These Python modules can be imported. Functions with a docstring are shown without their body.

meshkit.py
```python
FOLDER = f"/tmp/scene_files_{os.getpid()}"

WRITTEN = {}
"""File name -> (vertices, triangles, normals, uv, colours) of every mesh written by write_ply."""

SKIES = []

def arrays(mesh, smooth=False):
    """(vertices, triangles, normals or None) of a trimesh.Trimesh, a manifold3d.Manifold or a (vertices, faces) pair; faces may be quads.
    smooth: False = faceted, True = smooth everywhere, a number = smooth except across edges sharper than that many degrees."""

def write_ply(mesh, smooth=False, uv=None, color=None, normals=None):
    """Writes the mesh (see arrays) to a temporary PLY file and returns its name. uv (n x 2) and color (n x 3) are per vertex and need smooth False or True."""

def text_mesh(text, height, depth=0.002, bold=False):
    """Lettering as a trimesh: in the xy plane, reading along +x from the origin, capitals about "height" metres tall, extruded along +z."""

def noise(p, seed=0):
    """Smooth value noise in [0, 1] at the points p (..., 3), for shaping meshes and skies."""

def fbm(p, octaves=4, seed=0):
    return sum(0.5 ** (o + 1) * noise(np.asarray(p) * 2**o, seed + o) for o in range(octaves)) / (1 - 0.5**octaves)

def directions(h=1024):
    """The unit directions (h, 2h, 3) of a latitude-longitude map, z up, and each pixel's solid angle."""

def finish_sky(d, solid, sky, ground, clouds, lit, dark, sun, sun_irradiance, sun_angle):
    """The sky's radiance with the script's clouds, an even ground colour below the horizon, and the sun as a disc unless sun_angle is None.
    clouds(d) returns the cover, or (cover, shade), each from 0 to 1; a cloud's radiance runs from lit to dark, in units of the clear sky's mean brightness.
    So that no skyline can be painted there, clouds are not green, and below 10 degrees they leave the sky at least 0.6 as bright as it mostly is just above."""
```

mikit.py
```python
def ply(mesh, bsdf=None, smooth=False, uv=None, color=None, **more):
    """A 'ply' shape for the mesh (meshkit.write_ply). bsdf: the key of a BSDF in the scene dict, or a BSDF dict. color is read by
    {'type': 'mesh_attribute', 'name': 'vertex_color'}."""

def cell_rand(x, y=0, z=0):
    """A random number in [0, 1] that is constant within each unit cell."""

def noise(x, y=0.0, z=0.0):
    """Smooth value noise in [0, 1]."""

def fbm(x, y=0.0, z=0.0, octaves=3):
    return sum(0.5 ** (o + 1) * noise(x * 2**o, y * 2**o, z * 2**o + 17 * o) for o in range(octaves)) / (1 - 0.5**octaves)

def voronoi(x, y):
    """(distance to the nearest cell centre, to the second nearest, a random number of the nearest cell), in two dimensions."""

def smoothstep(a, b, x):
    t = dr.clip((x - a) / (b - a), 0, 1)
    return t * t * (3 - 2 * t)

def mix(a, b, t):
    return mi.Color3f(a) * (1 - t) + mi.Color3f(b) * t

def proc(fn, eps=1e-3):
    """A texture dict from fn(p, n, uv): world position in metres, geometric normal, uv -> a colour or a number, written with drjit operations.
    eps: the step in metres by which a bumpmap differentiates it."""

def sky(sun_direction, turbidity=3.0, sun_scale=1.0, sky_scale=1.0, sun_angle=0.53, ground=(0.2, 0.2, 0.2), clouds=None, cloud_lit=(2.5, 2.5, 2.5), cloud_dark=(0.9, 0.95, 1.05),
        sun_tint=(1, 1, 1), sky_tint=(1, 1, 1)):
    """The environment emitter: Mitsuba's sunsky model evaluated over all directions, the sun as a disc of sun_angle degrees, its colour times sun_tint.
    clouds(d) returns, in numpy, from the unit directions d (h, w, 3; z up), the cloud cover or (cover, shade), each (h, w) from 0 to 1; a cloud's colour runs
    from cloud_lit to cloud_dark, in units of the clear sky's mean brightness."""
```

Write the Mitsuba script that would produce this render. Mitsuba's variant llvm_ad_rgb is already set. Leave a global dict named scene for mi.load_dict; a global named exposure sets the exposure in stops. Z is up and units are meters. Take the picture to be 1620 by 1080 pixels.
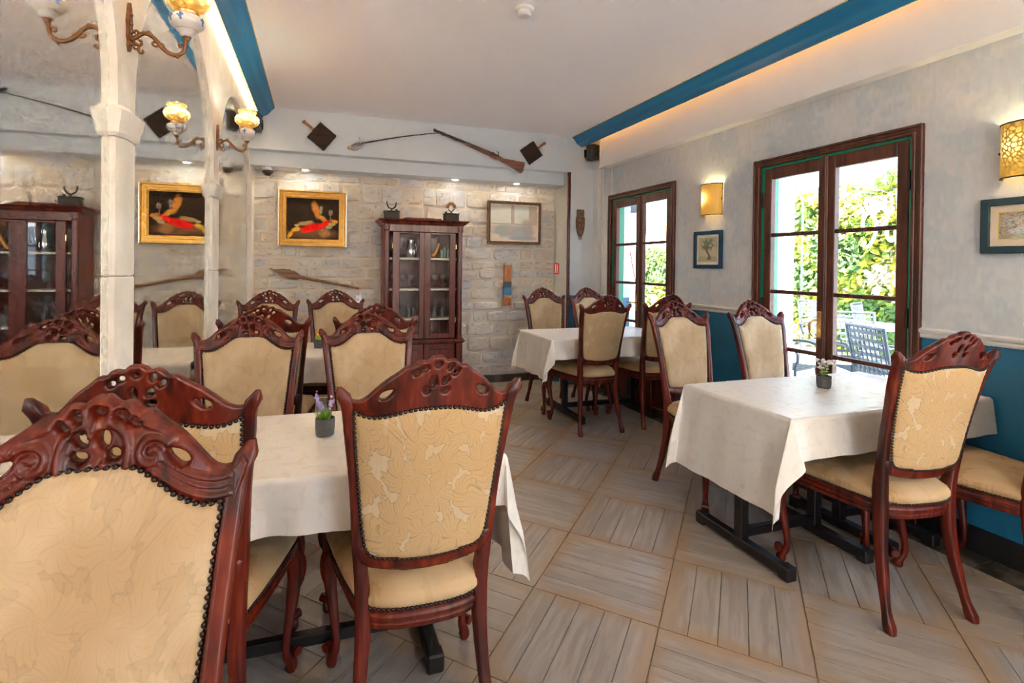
import math, random
import numpy as np, trimesh, shapely
import mitsuba as mi, drjit as dr
import mikit, meshkit
from mikit import proc, noise, fbm, voronoi, cell_rand, smoothstep, mix
from shapely.geometry import Polygon, Point, box as sbox, LineString
from scipy.spatial import Delaunay, cKDTree
T = mi.ScalarTransform4f
scene, labels = {}, {}

# ---------------------------------------------------------------- camera, sky, exposure
CAM_H = 1.35
YAW, PITCH, ROLL, FPX = 0.310945, -0.006756, -0.011852, 799.3
_f = np.array([math.sin(YAW) * math.cos(PITCH), math.cos(YAW) * math.cos(PITCH), math.sin(PITCH)])
_r = np.array([math.cos(YAW), -math.sin(YAW), 0.0])
_d = np.cross(_f, _r)
_up = -(-math.sin(ROLL) * _r + math.cos(ROLL) * _d)
scene['camera'] = {'type': 'perspective', 'fov_axis': 'x', 'fov': math.degrees(2 * math.atan(810 / FPX)), 'near_clip': 0.02, 'far_clip': 200.0,
                   'principal_point_offset_x': (810 - 759.06) / 1620, 'principal_point_offset_y': (540 - 425.55) / 1080,
                   'to_world': T().look_at(origin=[0, 0, CAM_H], target=[float(v) for v in np.array([0, 0, CAM_H]) + _f], up=[float(v) for v in _up])}
SKY = 36.0
SUN_DIR = np.array([-0.50, -0.55, 0.67])
scene['sky_light'] = mikit.sky(SUN_DIR, turbidity=3.5, sun_scale=0.0, sky_scale=SKY, ground=(0.5, 0.47, 0.43), sky_tint=(1.12, 1.0, .89))
scene['sun'] = {'type': 'directional', 'direction': [float(v) for v in -SUN_DIR], 'irradiance': {'type': 'rgb', 'value': [SKY * v for v in (1.32, 1.16, .98)]}, 'sampling_weight': 8.0}
exposure = 0.88
LED = 20.0
WARM = 1.0
PEND = 0.8

# ---------------------------------------------------------------- dimensions
XL, XR, YB, YP, ZC, YR = -0.655, 3.042, 5.543, 5.19, 2.833, -1.5
XS = 2.86           # edge of the tiled floor
rng = np.random.default_rng(7)

# ---------------------------------------------------------------- small library
def rgb(*c):
    return {'type': 'rgb', 'value': list(map(float, c))}


def mat(key, color, rough=0.5, **k):
    c = color if isinstance(color, dict) else rgb(*color)
    scene[key] = {'type': 'twosided', 'bsdf': {'type': 'principled', 'base_color': c, 'roughness': rough, **k}}
    return key


def bump(key, inner, fn, scale=1.0, eps=1e-3):
    scene[key] = {'type': 'twosided', 'bsdf': {'type': 'bumpmap', 'arbitrary': proc(fn, eps), 'scale': scale, 'bsdf': inner}}
    return key


def princ(color, rough=0.5, **k):
    return {'type': 'principled', 'base_color': color if isinstance(color, dict) else rgb(*color), 'roughness': rough, **k}


def numbered(name):
    if name not in scene and not any(k == name or k.startswith(name + '__') for k in taken):
        taken.add(name)
        return name
    i = 1
    while f'{name}_{i:03d}' in taken:
        i += 1
    taken.add(f'{name}_{i:03d}')
    return f'{name}_{i:03d}'


taken = set()


def put(name, mesh, bsdf, smooth=30, uv=None, tw=None, **more):
    """one entry of the scene under the next free key"""
    key = numbered(name)
    shape = mesh if isinstance(mesh, dict) else mikit.ply(mesh, bsdf, smooth=smooth, uv=uv, **more)
    if tw is not None:
        shape = {**shape, 'to_world': tw}
    scene[key] = shape
    return key


def tag(key, label=None, cat=None, group=None, kind=None):
    d = labels.setdefault(key, {})
    if label: d['label'] = label
    if cat: d['category'] = cat
    if group: d['group'] = group
    if kind: d['kind'] = kind
    return key


def thing(name, label, cat, group=None):
    key = numbered(name)
    return tag(key, label, cat, group)


def struct(name, mesh, bsdf, smooth=30, label=None, **k):
    key = put(name, mesh, bsdf, smooth, **k)
    return tag(key, label, None, None, 'structure')


def hull(pts):
    return trimesh.convex.convex_hull(np.asarray(pts, float))


def bx(x0, x1, y0, y1, z0, z1, bev=0.0):
    x0, x1 = min(x0, x1), max(x0, x1); y0, y1 = min(y0, y1), max(y0, y1); z0, z1 = min(z0, z1), max(z0, z1)
    if bev <= 0:
        m = trimesh.creation.box((x1 - x0, y1 - y0, z1 - z0))
        m.apply_translation(((x0 + x1) / 2, (y0 + y1) / 2, (z0 + z1) / 2))
        return m
    b = min(bev, (x1 - x0) * .45, (y1 - y0) * .45, (z1 - z0) * .45)
    P = []
    for sx in (0, 1):
        for sy in (0, 1):
            for sz in (0, 1):
                c = np.array([(x0, x1)[sx], (y0, y1)[sy], (z0, z1)[sz]])
                d = np.array([1 - 2 * sx, 1 - 2 * sy, 1 - 2 * sz]) * b
                for k in range(3):
                    e = d.copy(); e[k] = 0
                    P.append(c + e)
    return hull(P)


def cat(*ms):
    ms = [m for m in ms if m is not None]
    return trimesh.util.concatenate(ms)


def loft(rings, caps=True, closed=True):
    """rings: list of (n,3) arrays"""
    n = len(rings[0]); V = np.vstack(rings); F = []
    for i in range(len(rings) - 1):
        for j in range(n if closed else n - 1):
            a, b = i * n + j, i * n + (j + 1) % n
            F += [(a, b, b + n), (a, b + n, a + n)]
    if caps:
        for base, flip in ((0, True), ((len(rings) - 1) * n, False)):
            V = np.vstack([V, V[base:base + n].mean(0)])
            c = len(V) - 1
            for j in range(n):
                a, b = base + j, base + (j + 1) % n
                F.append((b, a, c) if flip else (a, b, c))
    m = trimesh.Trimesh(V, F, process=False)
    if caps and m.volume < 0:
        m.invert()
    return m


def frames(P):
    P = np.asarray(P, float)
    t = np.gradient(P, axis=0); t /= np.linalg.norm(t, axis=1, keepdims=True) + 1e-12
    a = np.cross(t[0], [0, 0, 1.0])
    if np.linalg.norm(a) < .2: a = np.cross(t[0], [1.0, 0, 0])
    a /= np.linalg.norm(a); A = [a]
    for i in range(1, len(P)):
        a = A[-1] - t[i] * (A[-1] @ t[i]); a /= np.linalg.norm(a) + 1e-12
        A.append(a)
    A = np.array(A)
    return t, A, np.cross(t, A)


def spline(P, n):
    from scipy.interpolate import CubicSpline
    P = np.asarray(P, float)
    s = np.r_[0, np.cumsum(np.linalg.norm(np.diff(P[:, :3], axis=0), axis=1))]
    return CubicSpline(s, P)(np.linspace(0, s[-1], n))


def tube(P, r, n=8, caps=True):
    P = np.asarray(P, float); r = np.broadcast_to(r, (len(P),))
    t, A, B = frames(P); th = np.arange(n) * 2 * np.pi / n
    return loft([P[i] + r[i] * (np.cos(th)[:, None] * A[i] + np.sin(th)[:, None] * B[i]) for i in range(len(P))], caps)


def bar(P, w, d, up=(0, 0, 1), bev=.25):
    """bar of (rounded) rectangular section along P; w measured along up x tangent, d along up"""
    P = np.asarray(P, float); t = np.gradient(P, axis=0); t /= np.linalg.norm(t, axis=1, keepdims=True)
    rings = []
    w = np.broadcast_to(w, (len(P),)); d = np.broadcast_to(d, (len(P),))
    for i in range(len(P)):
        a = np.cross(np.asarray(up, float), t[i]); a /= np.linalg.norm(a) + 1e-12
        b = np.cross(t[i], a)
        hw, hd = w[i] / 2, d[i] / 2; c = bev * min(hw, hd)
        q = [(hw, hd - c), (hw - c, hd), (-hw + c, hd), (-hw, hd - c), (-hw, -hd + c), (-hw + c, -hd), (hw - c, -hd), (hw, -hd + c)]
        rings.append(np.array([P[i] + a * u + b * v for u, v in q]))
    return loft(rings)


def lathe(prof, n=20, center=(0, 0, 0), caps=True):
    th = np.arange(n) * 2 * np.pi / n
    return loft([np.c_[r * np.cos(th), r * np.sin(th), np.full(n, z)] + np.asarray(center, float) for r, z in prof], caps)


def ball(c, r, sub=1, sc=(1, 1, 1)):
    m = trimesh.creation.icosphere(subdivisions=sub, radius=1.0)
    m.apply_scale(np.asarray(sc, float) * r); m.apply_translation(c)
    return m


def xf(m, M):
    m = m.copy(); m.apply_transform(np.asarray(M)); return m


def rotz(a, loc=(0, 0, 0)):
    c, s = math.cos(a), math.sin(a)
    return np.array([[c, -s, 0, loc[0]], [s, c, 0, loc[1]], [0, 0, 1, loc[2]], [0, 0, 0, 1.0]])


def prism(poly, axis, a, b):
    """shapely polygon extruded from a to b along the axis; 'x': (u,v)=(y,z), 'y': (x,z), 'z': (x,y)"""
    ms = []
    for g in getattr(poly, 'geoms', [poly]):
        if g.is_empty: continue
        m = trimesh.creation.extrude_polygon(g, abs(b - a), engine='earcut')
        v = m.vertices.copy(); lo = min(a, b)
        if axis == 'x': m.vertices = np.c_[v[:, 2] + lo, v[:, 0], v[:, 1]]
        elif axis == 'y':
            m.vertices = np.c_[v[:, 0], v[:, 2] + lo, v[:, 1]]; m.invert()
        else: m.vertices = np.c_[v[:, :2], v[:, 2] + lo]
        ms.append(m)
    return cat(*ms)


def dense(ring, ds):
    """points about ds apart along a closed ring"""
    ls = LineString(np.vstack([ring, ring[:1]])) if not np.allclose(ring[0], ring[-1]) else LineString(ring)
    n = max(6, int(round(ls.length / ds)))
    return np.array([ls.interpolate(i / n, normalized=True).coords[0] for i in range(n)])


def sheet(poly, ds, front, back, warp, uvscale=None):
    """solid slab over a shapely polygon in (x, z). front/back(x, z, d) give the offset t of the two faces, d = distance to the edge;
    warp(x, z, t) -> points. Returns a mesh, and the flat coordinates of its vertices."""
    rings = [dense(np.array(poly.exterior.coords)[:-1], ds * .8)] + [dense(np.array(i.coords)[:-1], ds * .7) for i in poly.interiors]
    bd = np.vstack(rings); x0, z0, x1, z1 = poly.bounds
    gx, gz = np.meshgrid(np.arange(x0, x1 + ds, ds), np.arange(z0, z1 + ds, ds * .87))
    gx[1::2] += ds / 2
    g = np.c_[gx.ravel(), gz.ravel()]
    tree = cKDTree(bd); dist = tree.query(g)[0]
    inside = shapely.contains_xy(poly, g[:, 0], g[:, 1])
    g = g[inside & (dist > ds * .55)]
    P = np.vstack([bd, g])
    tri = Delaunay(P).simplices
    cen = P[tri].mean(1)
    tri = tri[shapely.contains_xy(poly, cen[:, 0], cen[:, 1])]
    ar = np.cross(P[tri[:, 1]] - P[tri[:, 0]], P[tri[:, 2]] - P[tri[:, 0]])
    tri = tri[np.abs(ar) > 1e-10]; ar = ar[np.abs(ar) > 1e-10]
    tri[ar < 0] = tri[ar < 0][:, ::-1]
    d = np.zeros(len(P)); d[len(bd):] = tree.query(g)[0] if len(g) else 0
    x, z = P[:, 0], P[:, 1]
    A = warp(x, z, front(x, z, d)); B = warp(x, z, back(x, z, d))
    V = np.vstack([A, B]); n = len(P)
    # boundary edges
    e = np.vstack([tri[:, [0, 1]], tri[:, [1, 2]], tri[:, [2, 0]]])
    key = {(a, b) for a, b in map(tuple, e)}
    be = [(a, b) for a, b in map(tuple, e) if (b, a) not in key]
    F = [tri[:, ::-1], tri + n]
    side = []
    for a, b in be: side += [(a, b, b + n), (a, b + n, a + n)]
    m = trimesh.Trimesh(V, np.vstack(F + [np.array(side)]), process=False)
    if m.volume < 0: m.invert()
    return m, np.vstack([P, P])


def rnd(d, r):
    q = np.clip(d / r, 0, 1)
    return np.sqrt(np.maximum(0, 1 - (1 - q) ** 2))

# ---------------------------------------------------------------- materials
def wood_fn(dark, mid, light, scale=1.0, axis=2):
    def fn(p, n, uv):
        q = [p.x * 40 * scale, p.y * 40 * scale, p.z * 40 * scale]; q[axis] = q[axis] * .08
        g = fbm(q[0], q[1], q[2], 3); s = noise(q[0] * 3.1, q[1] * 3.1, q[2] * 3.1)
        c = mix(dark, mid, smoothstep(.25, .6, g))
        return mix(c, light, smoothstep(.55, .95, g * .7 + s * .35) * .55)
    return proc(fn)


mat('mahogany', wood_fn((.016, .0014, .0006), (.068, .0048, .0012), (.19, .026, .004)), .36, specular=.2, clearcoat=.55, clearcoat_gloss=.975)
mat('mahogany_bare', wood_fn((.20, .04, .012), (.34, .075, .02), (.48, .14, .04)), .25, specular=.6, clearcoat=.9, clearcoat_gloss=.9)
mat('door_wood', wood_fn((.026, .007, .004), (.055, .014, .007), (.095, .028, .012)), .42, specular=.3, clearcoat=.3, clearcoat_gloss=.7)
mat('cabinet_wood', wood_fn((.03, .004, .003), (.085, .009, .005), (.17, .028, .010)), .28, specular=.35, clearcoat=.6, clearcoat_gloss=.92)
mat('old_wood', wood_fn((.05, .025, .012), (.13, .065, .03), (.24, .13, .06), 1, 0), .6)
mat('oar_wood', wood_fn((.09, .04, .016), (.19, .09, .04), (.30, .16, .08), 1, 0), .6)
mat('dark_board', wood_fn((.010, .006, .004), (.022, .012, .008), (.045, .024, .013), 1, 0), .6, specular=.2)
mat('handle_wood', wood_fn((.18, .06, .02), (.34, .12, .03), (.5, .2, .06), 1, 0), .4)
mat('walnut', wood_fn((.05, .015, .008), (.15, .045, .02), (.28, .09, .035), 1, 0), .35, clearcoat=.4)
mat('nail_bronze', (.016, .012, .010), .25, metallic=.75, specular=.7)
mat('steel_black', (.004, .004, .005), .4, specular=.3)
mat('iron_old', (.03, .026, .023), .5, metallic=.6)
mat('bronze_arm', (.16, .075, .035), .42, metallic=.85)
mat('brass', (.85, .58, .25), .25, metallic=1.0)
mat('chrome', (.8, .8, .8), .15, metallic=1.0)
mat('green_paint', (.0, .16, .10), .45)


def damask(p, n, uv):
    """(motif, line) of a floral damask from panel coordinates in metres: lobed blossoms and leaves, each engraved with veins"""
    x, y = uv.x * 13.0, uv.y * 10.0
    x, y = x + .7 * (noise(x * .9, y * .9) - .5), y + .7 * (noise(x * .9 + 9, y * .9) - .5)
    best, ang, rr, qq = mi.Float(9), mi.Float(0), mi.Float(0), mi.Float(0)
    for i in (-1, 0, 1):
        for j in (-1, 0, 1):
            cx, cy = dr.floor(x) + i, dr.floor(y) + j
            ux, uy = x - cx - .2 - .6 * cell_rand(cx, cy, 1), y - cy - .2 - .6 * cell_rand(cx, cy, 2)
            q = cell_rand(cx, cy, 3); t = dr.atan2(uy, ux) + q * 6.28
            lobes = 3 + dr.floor(q * 2.99)
            r = dr.sqrt(ux * ux + uy * uy)
            t = t + .9 * r
            f = r / (.40 + .10 * q + .20 * dr.abs(dr.cos(lobes * t * .5)) + .035 * dr.cos(t * lobes * 4))
            hit = f < best
            ang = dr.select(hit, t * lobes * .5, ang); rr = dr.select(hit, r, rr); qq = dr.select(hit, q, qq); best = dr.minimum(best, f)
    m = smoothstep(1.03, .95, best)
    w = dr.abs(dr.cos(ang))                                   # 1 on a petal's axis, 0 between petals
    vein = dr.abs(dr.sin(ang * 5.0 + 3.0 * rr))
    between = smoothstep(.0, .16, w)
    line = smoothstep(.0, .30, vein) * smoothstep(.25, .45, best) + (1 - smoothstep(.25, .45, best)) * smoothstep(.06, .30, dr.abs(dr.sin(best * 22)))
    rim = smoothstep(.0, .05, dr.abs(best - .97))
    return m, line * between, rim


def damask_col(p, n, uv):
    m, l, rim = damask(p, n, uv)
    hatch = .9 + .1 * noise(uv.x * 420, uv.y * 40)
    c = mix(mi.Color3f(.53, .405, .25) * hatch, mi.Color3f(.47, .312, .15) * (.70 + .30 * l), m) * (.78 + .22 * rim)
    c = mix(c, (.44, .27, .11), smoothstep(.45, .8, fbm(uv.x * 6, uv.y * 6 + 2)) * .35)
    w = smoothstep(.62, .76, noise(uv.x * 34, uv.y * 5 + 4)) * smoothstep(.45, .6, noise(uv.x * 7 + 2, uv.y * 7))
    return mix(c, (.57, .47, .33), w * .6)


def damask_relief(p, n, uv):
    m, l, rim = damask(p, n, uv)
    return m * (.55 + .45 * l)


def damask_h(p, n, uv):
    return damask_relief(p, n, uv) * .0016


bump('fabric_damask', princ(proc(damask_col), .75, sheen=.5, sheen_tint=.5, specular=.25), damask_h, 1.0, 1.5e-3)


def velvet_col(p, n, uv):
    s = fbm(uv.x * 9, uv.y * 9 + 3, 0, 3); t = noise(uv.x * 60, uv.y * 7); m, l, rim = damask(p, n, uv)
    c = mix((.385, .265, .145), (.465, .345, .21), smoothstep(.3, .7, s)) * (.82 + .08 * m + .10 * l) * (.88 + .12 * rim)
    return mix(c, (.42, .28, .14), smoothstep(.62, .8, t * .6 + s * .45) * .35)


bump('fabric_velvet', princ(proc(velvet_col), .8, sheen=.7, sheen_tint=.5, specular=.2), lambda p, n, uv: noise(uv.x * 45, uv.y * 12) * .0012 + .0007 * damask_relief(p, n, uv), 1.0, 1.5e-3)


def seat_col(p, n, uv):
    s = fbm(uv.x * 8 + 9, uv.y * 8 + 3, 0, 3)
    c = mix((.34, .205, .09), (.46, .315, .165), smoothstep(.3, .7, s))
    return mix(c, (.56, .42, .25), damask_relief(p, n, uv) * .25)


bump('fabric_seat', princ(proc(seat_col), .8, sheen=.6, sheen_tint=.5, specular=.2), lambda p, n, uv: damask_relief(p, n, uv) * .0012, 1.0, 1.5e-3)


def cloth_pat(uv):
    m, l, rim = damask(None, None, mi.Point2f(uv.x * 1.9, uv.y * 2.2))
    return m * (.55 + .45 * l)


def cloth_col(p, n, uv):
    return mix((.685, .635, .555), (.735, .685, .605), cloth_pat(uv))


bump('cloth_damask', princ(proc(cloth_col), proc(lambda p, n, uv: .62 - .28 * cloth_pat(uv)), specular=.6, sheen=.3), lambda p, n, uv: .0007 * fbm(uv.x * 30, uv.y * 30) + cloth_pat(uv) * .0002, 1.0, 2e-3)


def wallpaper(p, n, uv):
    a = fbm(p.y * 7, p.z * 5, 3.0, 4); b = fbm(p.y * 3.5 + 30, p.z * 3 + 4, 8.0, 3); c = noise(p.y * 70, p.z * 26)
    d = noise(p.y * 33 + 5 * a, p.z * 30)
    k = mix((.575, .585, .59), (.50, .54, .565), smoothstep(.46, .62, a * .75 + d * .25))
    k = mix(k, (.60, .575, .56), smoothstep(.5, .66, b) * .5)
    return k * (.94 + .1 * c)


bump('wall_paper', princ(proc(wallpaper), .75, specular=.2), lambda p, n, uv: .0012 * noise(p.y * 90, p.z * 55, p.x * 90), 1.0, 2e-3)
mat('wall_white', proc(lambda p, n, uv: mix((.72, .715, .70), (.77, .765, .75), fbm(p.x * 3, p.y * 3, p.z * 3))), .7)
mat('wall_pale', proc(lambda p, n, uv: mix((.60, .655, .69), (.675, .715, .74), fbm(p.x * 2.5, p.y * 3, p.z * 5))), .65)
mat('niche_grey', (.42, .43, .40), .7)
mat('ceiling_paint', (.87, .85, .865), .8)
mat('wainscot_blue', proc(lambda p, n, uv: mix((.005, .085, .165), (.008, .10, .19), noise(p.x * 9, p.y * 9, p.z * 9))), .45, specular=.4)
mat('cornice_blue', proc(lambda p, n, uv: mix((.005, .10, .24), (.01, .16, .34), noise(p.x * 30, p.y * 1.2, p.z * 30))), .5, specular=.4)
mat('ochre_line', (.6, .42, .18), .6)
mat('rail_white', (.58, .58, .57), .5)
mat('base_black', (.005, .005, .006), .4)


def slate_fn(p, n, uv):
    return mix((.02, .017, .014), (.085, .07, .055), smoothstep(.35, .8, fbm(p.x * 9, p.y * 9, 0, 4)))


mat('slate', proc(slate_fn), .4)


def stone_fn(base, tint):
    def fn(p, n, uv):
        a = fbm(p.x * 11, p.y * 11, p.z * 11, 4); b = fbm(p.x * 34 + 9, p.y * 30, p.z * 34, 3); c = fbm(p.x * 4 + 40, p.y, p.z * 4, 2)
        k = mix(base, tint, smoothstep(.38, .66, a))
        k = mix(k, (.34, .29, .23), smoothstep(.62, .76, b) * .55)
        return mix(k, (.58, .42, .27), smoothstep(.58, .72, c) * .35)
    return fn


def stone_h(p, n, uv):
    return .010 * fbm(p.x * 22, p.y * 22, p.z * 26, 4) + .004 * fbm(p.x * 80, p.y * 70, p.z * 80, 2)


for i, (b, t) in enumerate((((.77, .73, .66), (.68, .64, .58)), ((.80, .745, .65), (.72, .64, .54)), ((.74, .72, .68), (.63, .62, .60)), ((.77, .69, .58), (.71, .62, .50)))):
    bump(f'stone_{i}', princ(proc(stone_fn(b, t)), .85, specular=.15), stone_h, 1.0, 3e-3)
bump('mortar', princ(proc(lambda p, n, uv: mix((.76, .66, .53), (.83, .76, .64), fbm(p.x * 6, p.y * 6, p.z * 6, 4))), .9, specular=.1), lambda p, n, uv: .006 * fbm(p.x * 40, p.y * 40, p.z * 40, 3), 1.0, 3e-3)


def lime_fn(p, n, uv):
    a = fbm(p.x * 5, p.y * 9, p.z * 7, 4); b = noise(p.x * 60, p.y * 90, p.z * 90)
    k = mix((.68, .61, .52), (.76, .70, .62), smoothstep(.3, .7, a))
    return mix(k, (.40, .34, .27), smoothstep(.72, .92, b * .55 + a * .45) * .5)


bump('limestone', princ(proc(lime_fn), .85, specular=.15), lambda p, n, uv: .004 * fbm(p.x * 30, p.y * 45, p.z * 45, 4), 1.0, 3e-3)

TO = (1.233, 1.588)
RT = math.sqrt(.5)


def tile_fn(par, tint):
    def fn(p, n, uv):
        s = ((p.x - TO[0]) * RT + (p.y - TO[1]) * RT) / .5; t = ((p.x - TO[0]) * RT - (p.y - TO[1]) * RT) / .5
        i, j = dr.floor(s), dr.floor(t); fs, ft = s - i, t - j
        al, ac = (fs, ft) if par == 0 else (ft, fs)           # along the planks, across the planks
        pl = dr.floor(ac * 5); rd = cell_rand(i * 7 + pl, j * 5 + 3, 2)
        g = fbm(al * 2.2 + rd * 40, ac * 24 + rd * 9, i * 3 + j, 4)
        w = noise(al * 9 + 4 * g, ac * 70 + rd * 31, 2.0)
        k = mix((.25, .215, .18), (.31, .27, .23), smoothstep(.3, .7, g))
        k = mix(k, (.19, .16, .135), smoothstep(.60, .85, w * .65 + g * .3) * .35)
        e = dr.minimum(dr.minimum(fs, 1 - fs), dr.minimum(ft, 1 - ft)); e2 = e + .16 * (fbm(p.x * 5, p.y * 5, 2.0, 3) - .5)
        k = mix((.285, .195, .12), k, smoothstep(-.03, .17, e2))
        q = cell_rand(i, j, 9)
        k = mix(k, (.31, .23, .155), smoothstep(.45, 1.0, q) * .55)
        return k * (tint + .12 * (rd - .5))
    return fn


def tile_bump(par):
    def fn(p, n, uv):
        s = ((p.x - TO[0]) * RT + (p.y - TO[1]) * RT); t = ((p.x - TO[0]) * RT - (p.y - TO[1]) * RT)
        al, ac = (s, t) if par == 0 else (t, s)
        return .0012 * fbm(al * 9, ac * 130, 0, 3)
    return fn


for par in (0, 1):
    bump(f'tile_{par}', princ(proc(tile_fn(par, 1.0)), .33, specular=.5), tile_bump(par), 1.0, 2e-3)
mat('grout', (.25, .19, .14), .8)
scene['mirror_glass'] = {'type': 'twosided', 'bsdf': {'type': 'conductor', 'material': 'none', 'specular_reflectance': rgb(.93, .935, .91)}}
scene['pane_glass'] = {'type': 'thindielectric'}
scene['cup_glass'] = {'type': 'thindielectric', 'specular_reflectance': rgb(1, 1, 1), 'specular_transmittance': rgb(.86, .88, .88)}
mat('porcelain', (.78, .72, .66), .15, specular=.6, clearcoat=.6)
mat('delft_blue', (.05, .13, .36), .2)
mat('porcelain_rust', (.45, .12, .06), .3)
mat('plastic_black', (.012, .012, .013), .45)
mat('plastic_white', (.75, .75, .74), .4)
mat('pot_grey', proc(lambda p, n, uv: mix((.03, .034, .038), (.06, .065, .07), noise(p.x * 90, p.y * 90, p.z * 90))), .7)
mat('soil', (.06, .045, .03), .9)
mat('leaf_green', (.16, .30, .04), .5)
mat('leaf_lime', (.30, .46, .03), .5)
mat('lavender', (.40, .34, .62), .6)
mat('petal_white', (.85, .80, .84), .6)
mat('petal_orange', (.9, .36, .04), .6)
mat('frame_gold', proc(lambda p, n, uv: mix((.42, .20, .03), (.62, .35, .07), fbm(p.x * 30, p.z * 30))), .32, metallic=.55, specular=.6)
mat('frame_silver', (.8, .76, .68), .3, metallic=.6)
mat('frame_brown', (.08, .04, .022), .4)
mat('frame_blue', (.005, .028, .062), .6, specular=.2)
mat('frame_teal', (.012, .032, .042), .6, specular=.2)
mat('mat_cream', (.70, .56, .42), .8)
mat('mat_white', (.78, .75, .70), .8)
mat('gold_line', (.72, .55, .18), .4)
mat('shelf_white', (.72, .66, .55), .6)
mat('cabinet_inner', (.035, .012, .008), .5)
mat('sign_red', (.62, .015, .02), .4)
mat('sign_white', (.9, .9, .9), .5)
mat('terrace_paving', proc(lambda p, n, uv: mix((.52, .47, .40), (.62, .57, .50), fbm(p.x * 3, p.y * 3))), .8)
mat('white_render', (.82, .81, .79), .8)
mat('metal_greyblue', (.03, .042, .052), .5, specular=.25)
mat('metal_pale', (.12, .15, .17), .45, specular=.3)
mat('awning_orange', (.78, .36, .12), .8)
mat('awning_white', (.85, .84, .82), .8)
mat('table_top_tan', (.62, .5, .36), .6)
mat('hedge_core', (.22, .32, .10), .9)
for nme, c in (('ivy_a', (.22, .34, .08)), ('ivy_b', (.50, .48, .08)), ('ivy_c', (.11, .21, .08)), ('ivy_d', (.74, .70, .52))):
    scene[nme] = {'type': 'principledthin', 'base_color': rgb(*c), 'roughness': .6, 'diff_trans': .7}

# ---------------------------------------------------------------- the room
# floor: grout bed, square tiles laid diagonally (each with five moulded planks), slate strip along the windows
struct('floor', cat(bx(XL - .3, XS, YR, YB + .2, -.12, -.006), bx(XS, XR + .3, YR, YB + .2, -.12, -.012)), 'grout', False)
room = sbox(XL, YR, XS, YB)


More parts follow.
